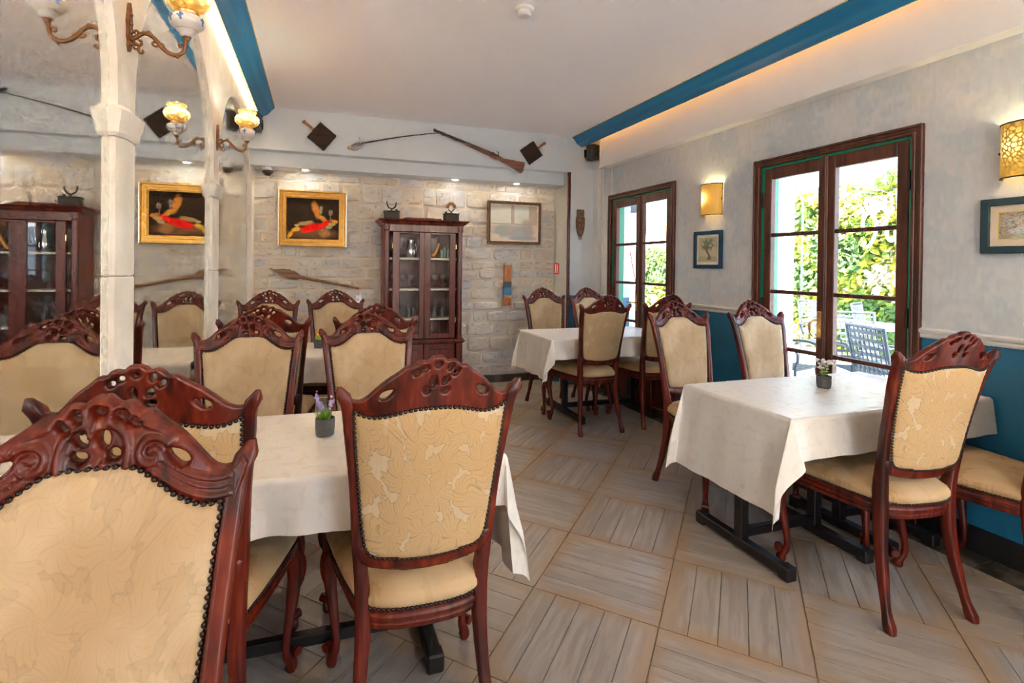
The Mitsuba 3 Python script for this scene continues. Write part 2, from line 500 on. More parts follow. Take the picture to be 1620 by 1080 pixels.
def tile_mesh(i, j):
    par = (i + j) % 2
    g, pg = .0018, .0007
    V, F = [], []
    for k in range(5):
        a0, a1 = (g if k == 0 else k * .1 + pg), (.5 - g if k == 4 else (k + 1) * .1 - pg)
        r = [(g, a0), (.5 - g, a0), (.5 - g, a1), (g, a1)]
        if par: r = [(b, a) for a, b in r]
        q = [(TO[0] + (i * .5 + s) * RT + (j * .5 + t) * RT, TO[1] + (i * .5 + s) * RT - (j * .5 + t) * RT) for s, t in r]
        pol = Polygon(q).intersection(room)
        if pol.is_empty or pol.area < 2e-4 or pol.geom_type != 'Polygon': continue
        top = pol.buffer(-.0009, join_style=2)
        if top.is_empty or top.geom_type != 'Polygon': continue
        a, b = np.array(shapely.geometry.polygon.orient(pol).exterior.coords)[:-1], np.array(shapely.geometry.polygon.orient(top).exterior.coords)[:-1]
        if len(a) != len(b): a = b
        n, o = len(a), len(V)
        V += [(*p, -.0045) for p in a] + [(*p, 0.0) for p in b]
        for m in range(n):
            e, f = o + m, o + (m + 1) % n
            F += [(e, f, f + n), (e, f + n, e + n)]
        F += [(o + n, o + n + m, o + n + m + 1) for m in range(1, n - 1)]
    return (trimesh.Trimesh(V, F, process=False), par) if F else None


for i in range(-12, 14):
    for j in range(-14, 14):
        q = tile_mesh(i, j)
        if q: put('floor__tile', q[0], f'tile_{q[1]}', False)
y = YR
while y < YP:
    put('floor__slate_slab', bx(XS + .003, XR, y + .003, min(y + .497, YP), -.012, -.001, .003), 'slate', False)
    y += .5
struct('ceiling', bx(XL - .3, XR + .3, YR - .2, YB + .3, ZC, ZC + .25), 'ceiling_paint', False)

# right wall with french doors
DOORS = [(1.824, 2.909), (3.764, 4.847)]
HIDDEN = [(-.35, .75)]        # one more of the same, behind the camera
DT = 2.13
op = [Polygon([(a + .045, -.02), (b - .045, -.02), (b - .045, DT - .045), (a + .045, DT - .045)]) for a, b in DOORS + HIDDEN]
upper = Polygon([(YR - .2, 1.02), (4.97, 1.02), (4.97, ZC), (YR - .2, ZC)])
lower = Polygon([(YR - .2, -.05), (4.97, -.05), (4.97, 1.02), (YR - .2, 1.02)])
for o_ in op: upper, lower = upper.difference(o_), lower.difference(o_)
struct('wall_right', prism(upper, 'x', XR, XR + .24), 'wall_paper', False)
put('wall_right__wainscot', prism(lower, 'x', XR, XR + .24), 'wainscot_blue', False)
put('wall_right__recess', cat(bx(XR + .05, XR + .24, 4.97, 5.09, -.05, 2.47), bx(XR, XR + .24, 4.97, 5.09, 2.47, ZC), bx(XR, XR + .24, 5.09, YB + .2, 1.02, ZC)), 'wall_white', False)
put('wall_right__wainscot', bx(XR, XR + .24, 5.09, YB + .2, -.05, 1.02), 'wainscot_blue', False)


def rail_run(a, b, name, x=XR):
    prof = [(0, .998), (.010, 1.0), (.014, 1.008), (.014, 1.022), (.02, 1.03), (.022, 1.042), (.012, 1.05), (0, 1.052)]
    m = loft([np.array([(x - u, yy, z) for u, z in prof]) for yy in (a, b)])
    return struct(name, m, 'rail_white', 25)


ed = [YR]
for a, b in sorted(DOORS + HIDDEN): ed += [a + .002, b - .002]
ed += [4.97]
for k in range(0, len(ed), 2):
    rail_run(ed[k], ed[k + 1], 'trim')
    struct('baseboard_right', bx(XR - .016, XR, ed[k], ed[k + 1], -.005, .12, .004), 'base_black', False)

# beam along the top of the right wall
struct('beam', bx(2.948, XR, YR, 4.86, 2.436, ZC, .004), 'wall_white', False)
struct('trim', tube([(2.955, 4.885, 2.44), (2.955, 4.885, ZC)], .016, 8), 'wall_white', 30)

# back of the room: gun panel, recessed fascia, pilaster, niche, stone wall
struct('wall_back', bx(XL - .3, 2.75, YB, YB + .2, -.1, ZC), 'mortar', False)
put('wall_back__gun_panel', cat(bx(XL, XR, YP, YB, 2.43, ZC)), 'wall_pale', False)
put('wall_back__fascia', bx(XL, 2.73, 5.31, YB, 2.295, 2.43), 'wall_pale', False)
put('wall_back__pilaster', cat(bx(2.73, XR + .02, YP, YB + .2, 1.02, 2.43)), 'wall_pale', False)
put('wall_back__niche_side', bx(2.722, 2.73, YP + .03, YB, .0, 2.43), 'niche_grey', False)
put('wall_back__ledge', bx(2.66, 2.73, 5.36, YB, 1.0, 1.03, .004), 'rail_white', False)
put('wall_back__wainscot', bx(2.73, XR + .02, YP, YB + .2, -.05, 1.02), 'wainscot_blue', False)
put('wall_back__wainscot', bx(2.66, 2.722, 5.36, YB, -.05, 1.0), 'wainscot_blue', False)
put('wall_back__edge_strip', bx(2.712, 2.745, YP - .012, YP + .012, .0, 2.43, .004), 'cabinet_wood', False)
struct('baseboard_back', bx(XL, 2.66, YB - .03, YB, -.005, .085, .004), 'slate', False)

# stones, one by one
def stone_mesh(x0, x1, z0, z1, r):
    w, h = x1 - x0, z1 - z0
    n = 18
    th = np.arange(n) * 2 * np.pi / n + .1
    ex = r.uniform(.28, .45)
    c, s = np.cos(th), np.sin(th)
    u = np.sign(c) * np.abs(c) ** ex; v = np.sign(s) * np.abs(s) ** ex
    jit = 1 + r.normal(0, .035, n); jit = (jit + np.roll(jit, 1)) / 2
    X = (x0 + x1) / 2 + u * jit * w / 2; Z = (z0 + z1) / 2 + v * jit * h / 2
    cx, cz = X.mean(), Z.mean(); pr = r.uniform(.006, .020)
    tx, tz = r.normal(0, .012), r.normal(0, .02)
    rings = []
    for f, d in ((1.0, -.01), (.985, pr * .45), (.93, pr * .85), (.72, pr * 1.0), (.36, pr * 1.05)):
        q = np.c_[cx + (X - cx) * f, np.full(n, 0.0), cz + (Z - cz) * f]
        dd = d + (meshkit.fbm(np.c_[q[:, 0] * 14, q[:, 2] * 14, np.full(n, pr * 999)], 3) - .5) * .022 * (d > 0) + ((q[:, 0] - cx) * tx + (q[:, 2] - cz) * tz) * (d > 0)
        q[:, 1] = YB - dd
        rings.append(q)
    V = np.vstack(rings + [rings[-1].mean(0)[None]]); F = []
    for i in range(4):
        for j in range(n):
            a, b = i * n + j, i * n + (j + 1) % n
            F += [(a, b, b + n), (a, b + n, a + n)]
    F += [(4 * n + j, 4 * n + (j + 1) % n, 5 * n) for j in range(n)]
    return trimesh.Trimesh(V, F, process=False)


r_ = np.random.default_rng(11)
z, row = .09, 0
while z < 2.27:
    h = r_.uniform(.10, .20)
    if z + h > 2.20: h = 2.293 - z
    x = XL - r_.uniform(0, .12)
    while x < 2.72:
        w = r_.uniform(.12, .36) if h < .16 else r_.uniform(.14, .30)
        x1 = min(x + w, 2.722)
        if 2.722 - x1 < .09: x1 = 2.722
        g = r_.uniform(.007, .013)
        a, b = max(x + g, XL + .002), x1 - g
        if b - a > .04 and not (a > .70 and b < 1.44 and z + h < 1.72):
            if w < .2 and h > .15 and r_.random() < .35:
                k = r_.uniform(.42, .58)
                put('wall_back__stone', stone_mesh(a, b, z + g, z + h * k - .006, r_), f'stone_{r_.integers(4)}', 40)
                put('wall_back__stone', stone_mesh(a, b, z + h * k + .006, z + h - g, r_), f'stone_{r_.integers(4)}', 40)
            else:
                put('wall_back__stone', stone_mesh(a, b, z + g + r_.normal(0, .004), z + h - g, r_), f'stone_{r_.integers(4)}', 40)
        x = x1
        if x1 >= 2.722: break
    z += h; row += 1

# left wall: plaster behind, mirrors, limestone arcade on top of them
struct('wall_left', bx(XL - .3, XL - .012, YR, YB + .2, -.1, ZC), 'wall_white', False)
PC = [-1.22, .41, 2.04, 3.655, 5.42]
HW = .083
SPR, APX = 1.90, 2.655
ar = sbox(-1.30, 0.0, YB, ZC)
for a, b in zip(PC[:-1], PC[1:]):
    y0, y1 = a + HW, b - HW
    if b == PC[-1]: y1 = b - .07
    m, hw = (y0 + y1) / 2, (y1 - y0) / 2
    rise = APX - SPR
    R_ = (hw * hw + rise * rise) / (2 * hw)          # pointed arch: arcs centred on the springing line
    pts = [(y0, .30), (y1, .30), (y1, SPR)]
    amax = math.acos((R_ - hw) / R_)
    pts += [(y1 - R_ + R_ * math.cos(t), SPR + R_ * math.sin(t)) for t in np.linspace(0, amax, 22)[1:]]
    pts += [(y0 + R_ - R_ * math.cos(t), SPR + R_ * math.sin(t)) for t in np.linspace(amax, 0, 22)[1:]]
    ar = ar.difference(Polygon(pts))
    k = put('mirror', bx(XL - .012, XL, y0 - .03, y1 + .03, .29, APX + .02), 'mirror_glass', False)
    tag(k, {-1.22: 'arched mirror beside the camera, beyond the left photo edge', .41: 'arched mirror reflecting the cabinet, left of the nearest limestone pillar',
            2.04: 'arched mirror reflecting the gold framed painting, between the two brass lamps', 3.655: 'narrowest arched mirror in the corner, beyond the farther brass lamp'}[a], 'mirror')
AD = .024
spand = ar.intersection(sbox(-9, 1.80, 9, 9))
cuts = [-1.31] + [(a + b) / 2 for a, b in zip(PC[:-1], PC[1:])] + [YB]
for a, b in zip(cuts[:-1], cuts[1:]):
    put('wall_left__arch_spandrel', prism(spand.intersection(sbox(a, 1.8, b, 9)), 'x', XL - .002, XL + AD), 'limestone', False)
put('wall_left__plinth', bx(XL - .002, XL + AD + .01, -1.3, YB, 0, .30, .004), 'limestone', False)


def pil_ring(c, z, g=0.0, hw=HW, d=.036):
    q = [(0, -hw - .002), (.018, -hw), (.030, -hw + .022), (d, -hw + .05), (d, hw - .05), (.030, hw - .022), (.018, hw), (0, hw + .002)]
    return np.array([(XL + u + (g if u > 0 else 0), c + v + np.sign(v) * g, z) for u, v in q])


for c in PC[:-1]:
    zs = [.30, .86, 1.30, 1.765]
    for z0, z1 in zip(zs[:-1], zs[1:]):
        put('wall_left__pillar_block', loft([pil_ring(c, z0 + .001, -.004), pil_ring(c, z0 + .006), pil_ring(c, z1 - .006), pil_ring(c, z1 - .001, -.004)]), 'limestone', 25)
    put('wall_left__capital', loft([pil_ring(c, 1.765, .004), pil_ring(c, 1.775, .012), pil_ring(c, 1.80, .014), pil_ring(c, 1.822, .020), pil_ring(c, 1.848, .024), pil_ring(c, 1.852, .018), pil_ring(c, 1.87, .0), pil_ring(c, 2.02, -.006)]), 'limestone', 25)
put('wall_left__corner_pillar', bx(XL - .002, XL + .045, 5.35, YB, .0, 2.30, .006), 'limestone', False)

# rear of the room (behind the camera): wall with a wide open doorway to the terrace
rear = Polygon([(XL - .3, -.05), (XR + .24, -.05), (XR + .24, ZC), (XL - .3, ZC)]).difference(sbox(.45, -.06, 1.35, 2.1))
struct('wall_rear', prism(rear, 'y', YR - .2, YR), 'wall_white', False)

struct('garden_wall', bx(-3.0, 7.0, -4.3, -4.15, -.06, 2.15), 'white_render', False)

# blue cornices with hidden light strips
def cornice(xs, end=YP):
    """xs(u): maps the distance from the ceiling edge towards the wall to x"""
    prof = [(0, 0), (.006, -.006), (.012, -.006), (.016, -.014), (.030, -.020), (.046, -.030), (.058, -.045), (.066, -.060), (.070, -.064), (.078, -.066), (.082, -.078), (.092, -.086), (.104, -.090), (.112, -.094), (.124, -.098), (.124, -.106), (.112, -.108), (.02, -.03), (.0, -.008)]
    prof = [(0, 0), (.004, -.008), (.012, -.010), (.014, -.018), (.030, -.022), (.047, -.034), (.058, -.050), (.062, -.066), (.072, -.070), (.074, -.080), (.090, -.084), (.103, -.091), (.112, -.101), (.124, -.104), (.124, -.110), (.112, -.110), (.092, -.094), (.06, -.078), (.03, -.04), (.0, -.008)]
    return loft([np.array([(xs(u), yy, ZC + v) for u, v in prof]) for yy in (YR, end)], caps=True)


struct('cornice_right', cornice(lambda u: 2.762 + u), 'cornice_blue', 20)
struct('cornice_left', cornice(lambda u: -.402 - u), 'cornice_blue', 20)
put('cornice_right__glue_line', bx(2.757, 2.764, YR, YP, ZC - .004, ZC), 'ochre_line', False)
put('cornice_left__glue_line', bx(-.404, -.397, YR, YP, ZC - .004, ZC), 'ochre_line', False)


def led(name, m, power, c=(1.0, .66, .34)):
    k = put(name, mikit.ply(m, 'plastic_white', smooth=False, emitter={'type': 'area', 'radiance': rgb(*(power * np.array(c)))}), None)
    return k


k = led('light_strip', bx(-.632, -.612, YR + .1, YP - .02, ZC - .010, ZC - .002), LED * 1.0)
tag(k, 'glowing strip light between the white wall and the left blue cornice', 'strip light')
k = led('light_strip', bx(2.872, 2.886, YR + .1, 5.10, ZC - .040, ZC - .026), LED * .24, (1.0, .40, .08))
tag(k, 'hidden warm strip light behind the blue cornice near the windows', 'strip light')

# ---------------------------------------------------------------- french doors
def quad_yz(x, y0, y1, z0, z1):
    return trimesh.Trimesh([(x, y0, z0), (x, y1, z0), (x, y1, z1), (x, y0, z1)], [(0, 1, 2), (0, 2, 3)], process=False)


def french_door(a, b, n_):
    k = f'door_{n_ + 1}'; taken.add(k)
    k = tag(k, None, None, None, 'structure')
    cw = .052
    # moulded casing: three boards with stepped profile, mitred as one mesh
    def ring(o, x0, x1, w):
        return cat(bx(x0, x1, a + o, a + o + w, .0, DT - o, .004), bx(x0, x1, b - o - w, b - o, .0, DT - o, .004), bx(x0, x1, a + o, b - o, DT - o - w, DT - o, .004))
    put(k + '__casing', cat(ring(0, XR - .022, XR + .012, .016), ring(.014, XR - .014, XR + .012, .022), ring(.034, XR - .020, XR + .012, .018)), 'door_wood', False)
    put(k + '__jamb', cat(bx(XR + .010, XR + .14, a + .045, a + .076, 0, DT - .045), bx(XR + .010, XR + .14, b - .076, b - .045, 0, DT - .045), bx(XR + .010, XR + .14, a + .045, b - .045, DT - .076, DT - .045)), 'green_paint', False)
    put(k + '__threshold', bx(XR - .01, XR + .24, a + .045, b - .045, -.04, .03, .004), 'door_wood', False)
    mid = (a + b) / 2
    zs = [(1.602, 1.985), (1.205, 1.578), (.818, 1.181), (.44, .794)]
    for li, (y0, y1, left) in enumerate(((a + .078, mid - .003, False), (mid + .003, b - .078, True))):
        # "left" in the photograph is the larger y
        xa, xb = XR + .004, XR + .046
        so, si = .058, .052                       # outer stile, meeting stile
        g0, g1 = (y0 + so, y1 - si) if not left else (y0 + si, y1 - so)
        parts = [bx(xa, xb, y0, g0, .035, 2.062, .004), bx(xa, xb, g1, y1, .035, 2.062, .004), bx(xa, xb, g0 - .001, g1 + .001, 1.985, 2.062, .004), bx(xa, xb, g0 - .001, g1 + .001, .035, .44, .004)]
        for (zt0, zt1), (zb0, zb1) in zip(zs[:-1], zs[1:]):
            parts.append(bx(xa + .004, xb - .004, g0 - .001, g1 + .001, zb1, zt0, .005))
        lk = put(k + '__leaf', cat(*parts), 'door_wood', False)
        for z0, z1 in zs:
            put(lk + '__pane', quad_yz(XR + .026, g0, g1, z0, z1), 'pane_glass', False)
        for z0 in (.30, 1.05, 1.80):
            yh = y1 + .004 if left else y0 - .004
            put(lk + '__hinge', cat(tube([(XR + .002, yh, z0), (XR + .002, yh, z0 + .085)], .008, 8), ball((XR + .002, yh, z0 + .09), .008), ball((XR + .002, yh, z0 - .005), .008)), 'steel_black' if a < 3 else 'door_wood', 30)
        if left:
            yh = y0 + .026
            lever = spline([(XR - .006, yh, 1.03), (XR - .03, yh + .004, 1.03), (XR - .042, yh + .022, 1.02), (XR - .044, yh + .032, .985), (XR - .04, yh + .026, .945), (XR - .03, yh + .014, .925)], 16) if a < 3 else \
                spline([(XR - .006, yh, 1.0), (XR - .04, yh, 1.0), (XR - .048, yh + .02, 1.0), (XR - .046, yh + .09, 1.006)], 12)
            hm = cat(bx(XR - .006, XR + .005, yh - .018, yh + .018, .915, 1.085, .005), tube(lever, .0075, 8), lathe([(.013, 0), (.013, .01)], 14))
            hm = cat(bx(XR - .006, XR + .005, yh - .018, yh + .018, .915, 1.085, .005), tube(lever, .0075, 8), tube([(XR - .012, yh, 1.0), (XR, yh, 1.0)], .012, 12))
            lh = put(lk + '__handle', hm, 'brass', 30)
            tag(lh, 'brass lever handle')
    put(k + '__astragal', cat(bx(XR - .008, XR + .006, mid - .016, mid + .016, .035, 2.07, .006), bx(XR - .014, XR, mid - .008, mid + .008, .035, 2.07, .004)), 'door_wood', False)
    return k


for n_, (a, b) in enumerate(DOORS + HIDDEN):
    french_door(a, b, n_)

# ---------------------------------------------------------------- the carved chair
def lean(z):
    s = np.clip((np.asarray(z, float) - .44) / .60, 0, 1.3)
    return -.015 * s - .095 * s ** 1.6


def bow(x):
    return -.036 * (1 - (np.asarray(x, float) / .205) ** 2)


def warp(x, z, t):
    return np.c_[x, lean(z) + bow(x) * np.clip((np.asarray(z) - .40) / .2, .6, 1) + .012 + t, z]


def mirror_pts(h):
    """half outline from x=0 to the right, mirrored"""
    h = np.asarray(h, float)
    return np.vstack([h, (h * [-1, 1])[::-1]])


def ell(cx, cz, a, b, rot=0, n=14, tear=0.0):
    t = np.arange(n) * 2 * np.pi / n
    u = a * np.cos(t); v = b * np.sin(t) * (1 + tear * np.cos(t))
    c, s = math.cos(math.radians(rot)), math.sin(math.radians(rot))
    return Polygon(np.c_[cx + c * u - s * v, cz + s * u + c * v])


crest_half = spline([(0, 1.133), (.014, 1.131), (.026, 1.122), (.036, 1.124), (.048, 1.121), (.060, 1.110), (.070, 1.110), (.082, 1.103), (.097, 1.091), (.118, 1.076), (.140, 1.056), (.160, 1.036), (.178, 1.024), (.194, 1.024), (.207, 1.034), (.216, 1.043)], 70)
crest_poly = Polygon(mirror_pts(np.vstack([crest_half, [(.224, 1.03), (.215, 1.00), (.206, .965), (.12, .962), (0, .965)]])[::-1])).buffer(0)
HOLES = [ell(.118, 1.040, .019, .009, -32, tear=.3), ell(-.118, 1.040, .019, .009, 212, tear=.3),
         ell(0, 1.112, .009, .0055, 10), ell(-.031, 1.104, .010, .0062, 25), ell(-.050, 1.093, .010, .0062, 30), ell(.031, 1.106, .010, .0060, 60), ell(.046, 1.092, .0105, .0058, 42),
         ell(-.010, 1.070, .0135, .0075, 84), ell(.021, 1.071, .0125, .0075, 50), ell(-.025, 1.048, .0085, .0085), ell(.021, 1.047, .0105, .0078, 12)]
crest = crest_poly
for h_ in HOLES: crest = crest.difference(h_)
fp_top = spline([(0, 1.030), (.03, 1.030), (.058, 1.026), (.080, 1.013), (.105, .994), (.130, .979), (.155, .972), (.186, .977)], 40)   # upper edge of the front upholstery
front_poly = Polygon(mirror_pts(np.vstack([fp_top, [(.186, .976), (.178, .90), (.168, .80), (.158, .70), (.150, .625), (.140, .600), (.06, .592), (0, .591)]])[::-1])).buffer(0)
rp_top = spline([(0, 1.002), (.04, 1.001), (.08, .994), (.12, .984), (.15, .982), (.175, .988), (.194, 1.000)], 30)
rear_poly = Polygon(mirror_pts(np.vstack([rp_top, [(.194, .998), (.188, .90), (.178, .78), (.168, .68), (.160, .63), (.150, .608), (.130, .598), (.06, .590), (0, .588)]])[::-1])).buffer(0)
rail_poly = Polygon(mirror_pts(np.vstack([[(0, .612), (.06, .614), (.13, .622), (.185, .64)], [(.185, .60), (.168, .570), (.10, .556), (.05, .549), (0, .547)]])[::-1])).buffer(0)


def spiral(cx, cz, r0, r1, a0, a1, n=26):
    t = np.linspace(0, 1, n); r = r0 + (r1 - r0) * t; a = np.radians(a0 + (a1 - a0) * t)
    return np.c_[cx + r * np.cos(a), cz + r * np.sin(a)]


ridges = []
for sg in (1, -1):
    for off, hgt, wd in ((.012, .0075, .0045), (.025, .006, .0035), (.037, .007, .004)):
        base = fp_top[16:] + np.c_[np.zeros(24), np.full(24, off)] * [1, 1]
        base = base + np.c_[np.linspace(-.002, .010, 24), np.zeros(24)]
        ridges.append((base * [sg, 1], hgt, wd))
    ridges.append((spiral(sg * .080, 1.047, .026, .004, 90 - sg * 60, 90 + sg * 420) if sg > 0 else spiral(-.080, 1.047, .026, .004, 150, -330), .011, .0048))
    ridges.append((np.array(spline([(sg * .108, 1.066), (sg * .085, 1.083), (sg * .060, 1.094), (sg * .045, 1.104)], 16)), .008, .005))
    ridges.append((np.array(spline([(sg * .045, 1.030), (sg * .046, 1.052), (sg * .038, 1.078), (sg * .020, 1.092)], 16)), .010, .005))
    ridges.append((np.array(spline([(sg * .012, 1.034), (sg * .020, 1.052), (sg * .008, 1.080), (sg * .016, 1.10), (sg * .018, 1.115)], 16)), .010, .0048))
    ridges.append((np.array(spline([(sg * .034, 1.082), (sg * .040, 1.10), (sg * .056, 1.100)], 10)), .008, .0045))
ridges.append((np.array([(0, 1.085), (0, 1.10)]), .012, .007))
ridges.append((np.array([(-.02, 1.122), (0, 1.125), (.02, 1.122)]), .010, .006))
rid_pts, rid_h, rid_w = [], [], []
for P, h_, w_ in ridges:
    ls = LineString(P); n = max(4, int(ls.length / .002))
    q = np.array([ls.interpolate(i / n, normalized=True).coords[0] for i in range(n + 1)])
    rid_pts.append(q); rid_h += [h_] * len(q); rid_w += [w_] * len(q)
rid_pts = np.vstack(rid_pts); rid_h = np.array(rid_h); rid_w = np.array(rid_w)
rid_tree = cKDTree(rid_pts)


def carve(x, z):
    dd, ii = rid_tree.query(np.c_[x, z], k=6)
    return np.max(rid_h[ii] * np.exp(-(dd / rid_w[ii]) ** 2), axis=1)


crest_mesh, _ = sheet(crest, .0042, lambda x, z, d: .004 + .007 * rnd(d, .006) + carve(x, z) * np.clip(d / .004, 0.15, 1), lambda x, z, d: -.010 - .006 * rnd(d, .005), warp)
rail_mesh, _ = sheet(rail_poly, .010, lambda x, z, d: .005 + .008 * rnd(d, .008), lambda x, z, d: -.008 - .010 * rnd(d, .008), warp)
front_mesh, front_uv = sheet(front_poly, .011, lambda x, z, d: .014 + .020 * rnd(d, .07), lambda x, z, d: d * 0 - .004, warp)
rear_mesh, rear_uv = sheet(rear_poly, .011, lambda x, z, d: d * 0 - .002, lambda x, z, d: -.0165 - .006 * rnd(d, .05), warp)


def sec(P, w, d, tw=None, n=12, ex=.55):
    """sweep of a rounded rectangle that stays level: posts and legs"""
    t = np.arange(n) * 2 * np.pi / n + np.pi / n
    u = np.sign(np.cos(t)) * np.abs(np.cos(t)) ** ex; v = np.sign(np.sin(t)) * np.abs(np.sin(t)) ** ex
    return loft([np.c_[p[0] + u * a / 2, p[1] + v * b / 2, np.full(n, p[2])] for p, a, b in zip(P, w, d)])


def post(sg):
    K = np.array([(.192, -.072, 0, .030, .036), (.190, -.066, .028, .034, .040), (.188, -.058, .05, .029, .033), (.178, -.034, .14, .029, .034), (.167, -.012, .26, .034, .040), (.160, .0, .38, .040, .048), (.160, .002, .46, .042, .050),
                  (.165, -.003, .54, .038, .046), (.171, -.012, .60, .036, .038), (.180, -.030, .72, .031, .034), (.192, -.058, .86, .030, .033), (.204, -.088, .98, .031, .034), (.212, -.102, 1.022, .033, .036), (.219, -.106, 1.038, .036, .040), (.2235, -.108, 1.048, .035, .040), (.226, -.109, 1.055, .028, .032), (.2265, -.109, 1.0575, .012, .014)])
    Q = spline(K, 46)
    Q[:, 3:] = np.maximum(Q[:, 3:], .006)
    P = Q[:, :3] * [sg, 1, 1]
    return sec(P, Q[:, 3], Q[:, 4])


def cabriole(sg):
    K = np.array([(.205, .385, .43, .050, .052), (.222, .400, .395, .056, .056), (.236, .416, .35, .054, .054), (.238, .418, .30, .046, .046), (.230, .408, .22, .036, .036), (.219, .394, .13, .027, .027), (.217, .392, .075, .026, .026), (.225, .402, .045, .034, .034), (.232, .410, .022, .036, .036), (.230, .408, .004, .030, .030), (.230, .408, 0, .024, .024)])
    Q = spline(K, 34)
    m = sec(Q[:, :3] * [sg, 1, 1], Q[:, 3], Q[:, 4], ex=.75)
    d = np.array([sg * .707, .707, 0])
    c = np.array([sg * .240, .418, .062])
    sc_ = tube([c - np.cross(d, [0, 0, 1]) * .017, c + np.cross(d, [0, 0, 1]) * .017], .016, 10)
    leaf = bar(spline([(sg * .222, .400, .41), (sg * .252, .433, .375), (sg * .262, .442, .33), (sg * .250, .428, .27)], 10), np.linspace(.03, .012, 10), .012, up=d)
    return cat(m, sc_, leaf)


plan = np.array([(0, -.045), (.06, -.043), (.115, -.032), (.150, -.012), (.172, .02), (.195, .10), (.222, .22), (.243, .33), (.250, .385), (.240, .425), (.205, .440), (.13, .452), (.06, .462), (0, .464)])
plan = np.vstack([plan, (plan[1:-1] * [-1, 1])[::-1]])
plan = dense(plan, .022)
plan_t = np.roll(plan, -1, 0) - np.roll(plan, 1, 0); plan_t /= np.linalg.norm(plan_t, axis=1, keepdims=True)
plan_n = np.c_[plan_t[:, 1], -plan_t[:, 0]]
if np.mean(np.sum(plan_n * (plan - plan.mean(0)), 1)) < 0: plan_n = -plan_n


def pl_ring(off, z):
    return np.c_[plan + plan_n * off, np.full(len(plan), z)]


def pl_in(f, z):
    c = np.array([0, .20])
    return np.c_[c + (plan - c) * f, np.full(len(plan), z)]


rail2 = loft([pl_ring(-.03, .396), pl_ring(-.010, .396), pl_ring(-.004, .402), pl_ring(-.002, .413), pl_ring(-.006, .417), pl_ring(-.006, .420), pl_ring(.001, .424), pl_ring(.002, .434), pl_ring(-.003, .440), pl_ring(-.003, .446), pl_ring(0, .449), pl_ring(0, .458), pl_ring(-.006, .462), pl_ring(-.03, .462)])
cushion = loft([pl_ring(-.012, .452), pl_ring(-.002, .456), pl_ring(.007, .470), pl_ring(.006, .486), pl_ring(-.006, .503), pl_in(.86, .516), pl_in(.68, .527), pl_in(.45, .534), pl_in(.22, .537), pl_in(.05, .538)])


def nails(ring, to3, spacing=.0122, r=.0056):
    q = dense(ring, spacing); C = to3(q); N = to3(q, 1.0) - C
    N /= np.linalg.norm(N, axis=1, keepdims=True)
    V, F = [], []
    for c, n in zip(C, N):
        a = np.cross(n, [.3, .2, .93]); a /= np.linalg.norm(a); b = np.cross(n, a); o = len(V)
        for rr, hh in ((1.0, -.3), (.78, .45)):
            for k in range(6):
                t = k * math.pi / 3
                V.append(c + r * (rr * (math.cos(t) * a + math.sin(t) * b) + hh * n))
        V.append(c + n * r * .8)
        for k in range(6):
            e, f = o + k, o + (k + 1) % 6
            F += [(e, f, f + 6), (e, f + 6, e + 6), (e + 6, f + 6, o + 12)]
    return trimesh.Trimesh(V, F, process=False)


rear_nails = nails(np.array(rear_poly.buffer(-.0005).exterior.coords)[:-1], lambda q, k=0: warp(q[:, 0], q[:, 1], -.0185 - k * .01))
front_nails = nails(np.array(front_poly.exterior.coords)[:-1], lambda q, k=0: warp(q[:, 0], q[:, 1], .0135 + k * .01))
seat_nails = nails(plan, lambda q, k=0: np.c_[q + (q - [0, .2]) / np.linalg.norm(q - [0, .2], axis=1, keepdims=True) * (.0025 + .01 * k), np.full(len(q), .456)])


def flip_uv(m): return np.c_[m.vertices[:, 0], m.vertices[:, 1]]


CH = {}
CH['seat'] = mikit.ply(cushion, 'fabric_seat', smooth=True, uv=flip_uv(cushion))
CH['seat_rail'] = mikit.ply(rail2, 'mahogany', smooth=35)
CH['backrest'] = mikit.ply(front_mesh, 'fabric_velvet', smooth=True, uv=front_uv)
CH['back_panel'] = mikit.ply(rear_mesh, 'fabric_damask', smooth=True, uv=rear_uv)
CH['crest_rail'] = mikit.ply(crest_mesh, 'mahogany', smooth=50)
CH['lower_rail'] = mikit.ply(rail_mesh, 'mahogany', smooth=50)
legs = [mikit.ply(post(-1), 'mahogany', smooth=45), mikit.ply(post(1), 'mahogany', smooth=45), mikit.ply(cabriole(-1), 'mahogany', smooth=45), mikit.ply(cabriole(1), 'mahogany', smooth=45)]
nl = [mikit.ply(m, 'nail_bronze', smooth=True) for m in (rear_nails, front_nails, seat_nails)]


def chair(x, y, deg, label, group, s=1.0):
    k = thing('dining_chair', label, 'chair', group)
    tw = T().translate([x, y, 0]).rotate([0, 0, 1], deg).scale([1, 1, s])
    for n, d in CH.items(): put(f'{k}__{n}', d, None, tw=tw)
    tag(f'{k}__back_panel', 'rear of the back in gold floral damask')
    tag(f'{k}__crest_rail', 'pierced and carved top rail')
    for d in legs: put(f'{k}__leg', d, None, tw=tw)
    for d in nl: tag(put(f'{k}__nail_trim', d, None, tw=tw), 'row of dark round nailheads', None, None, 'stuff')
    return k


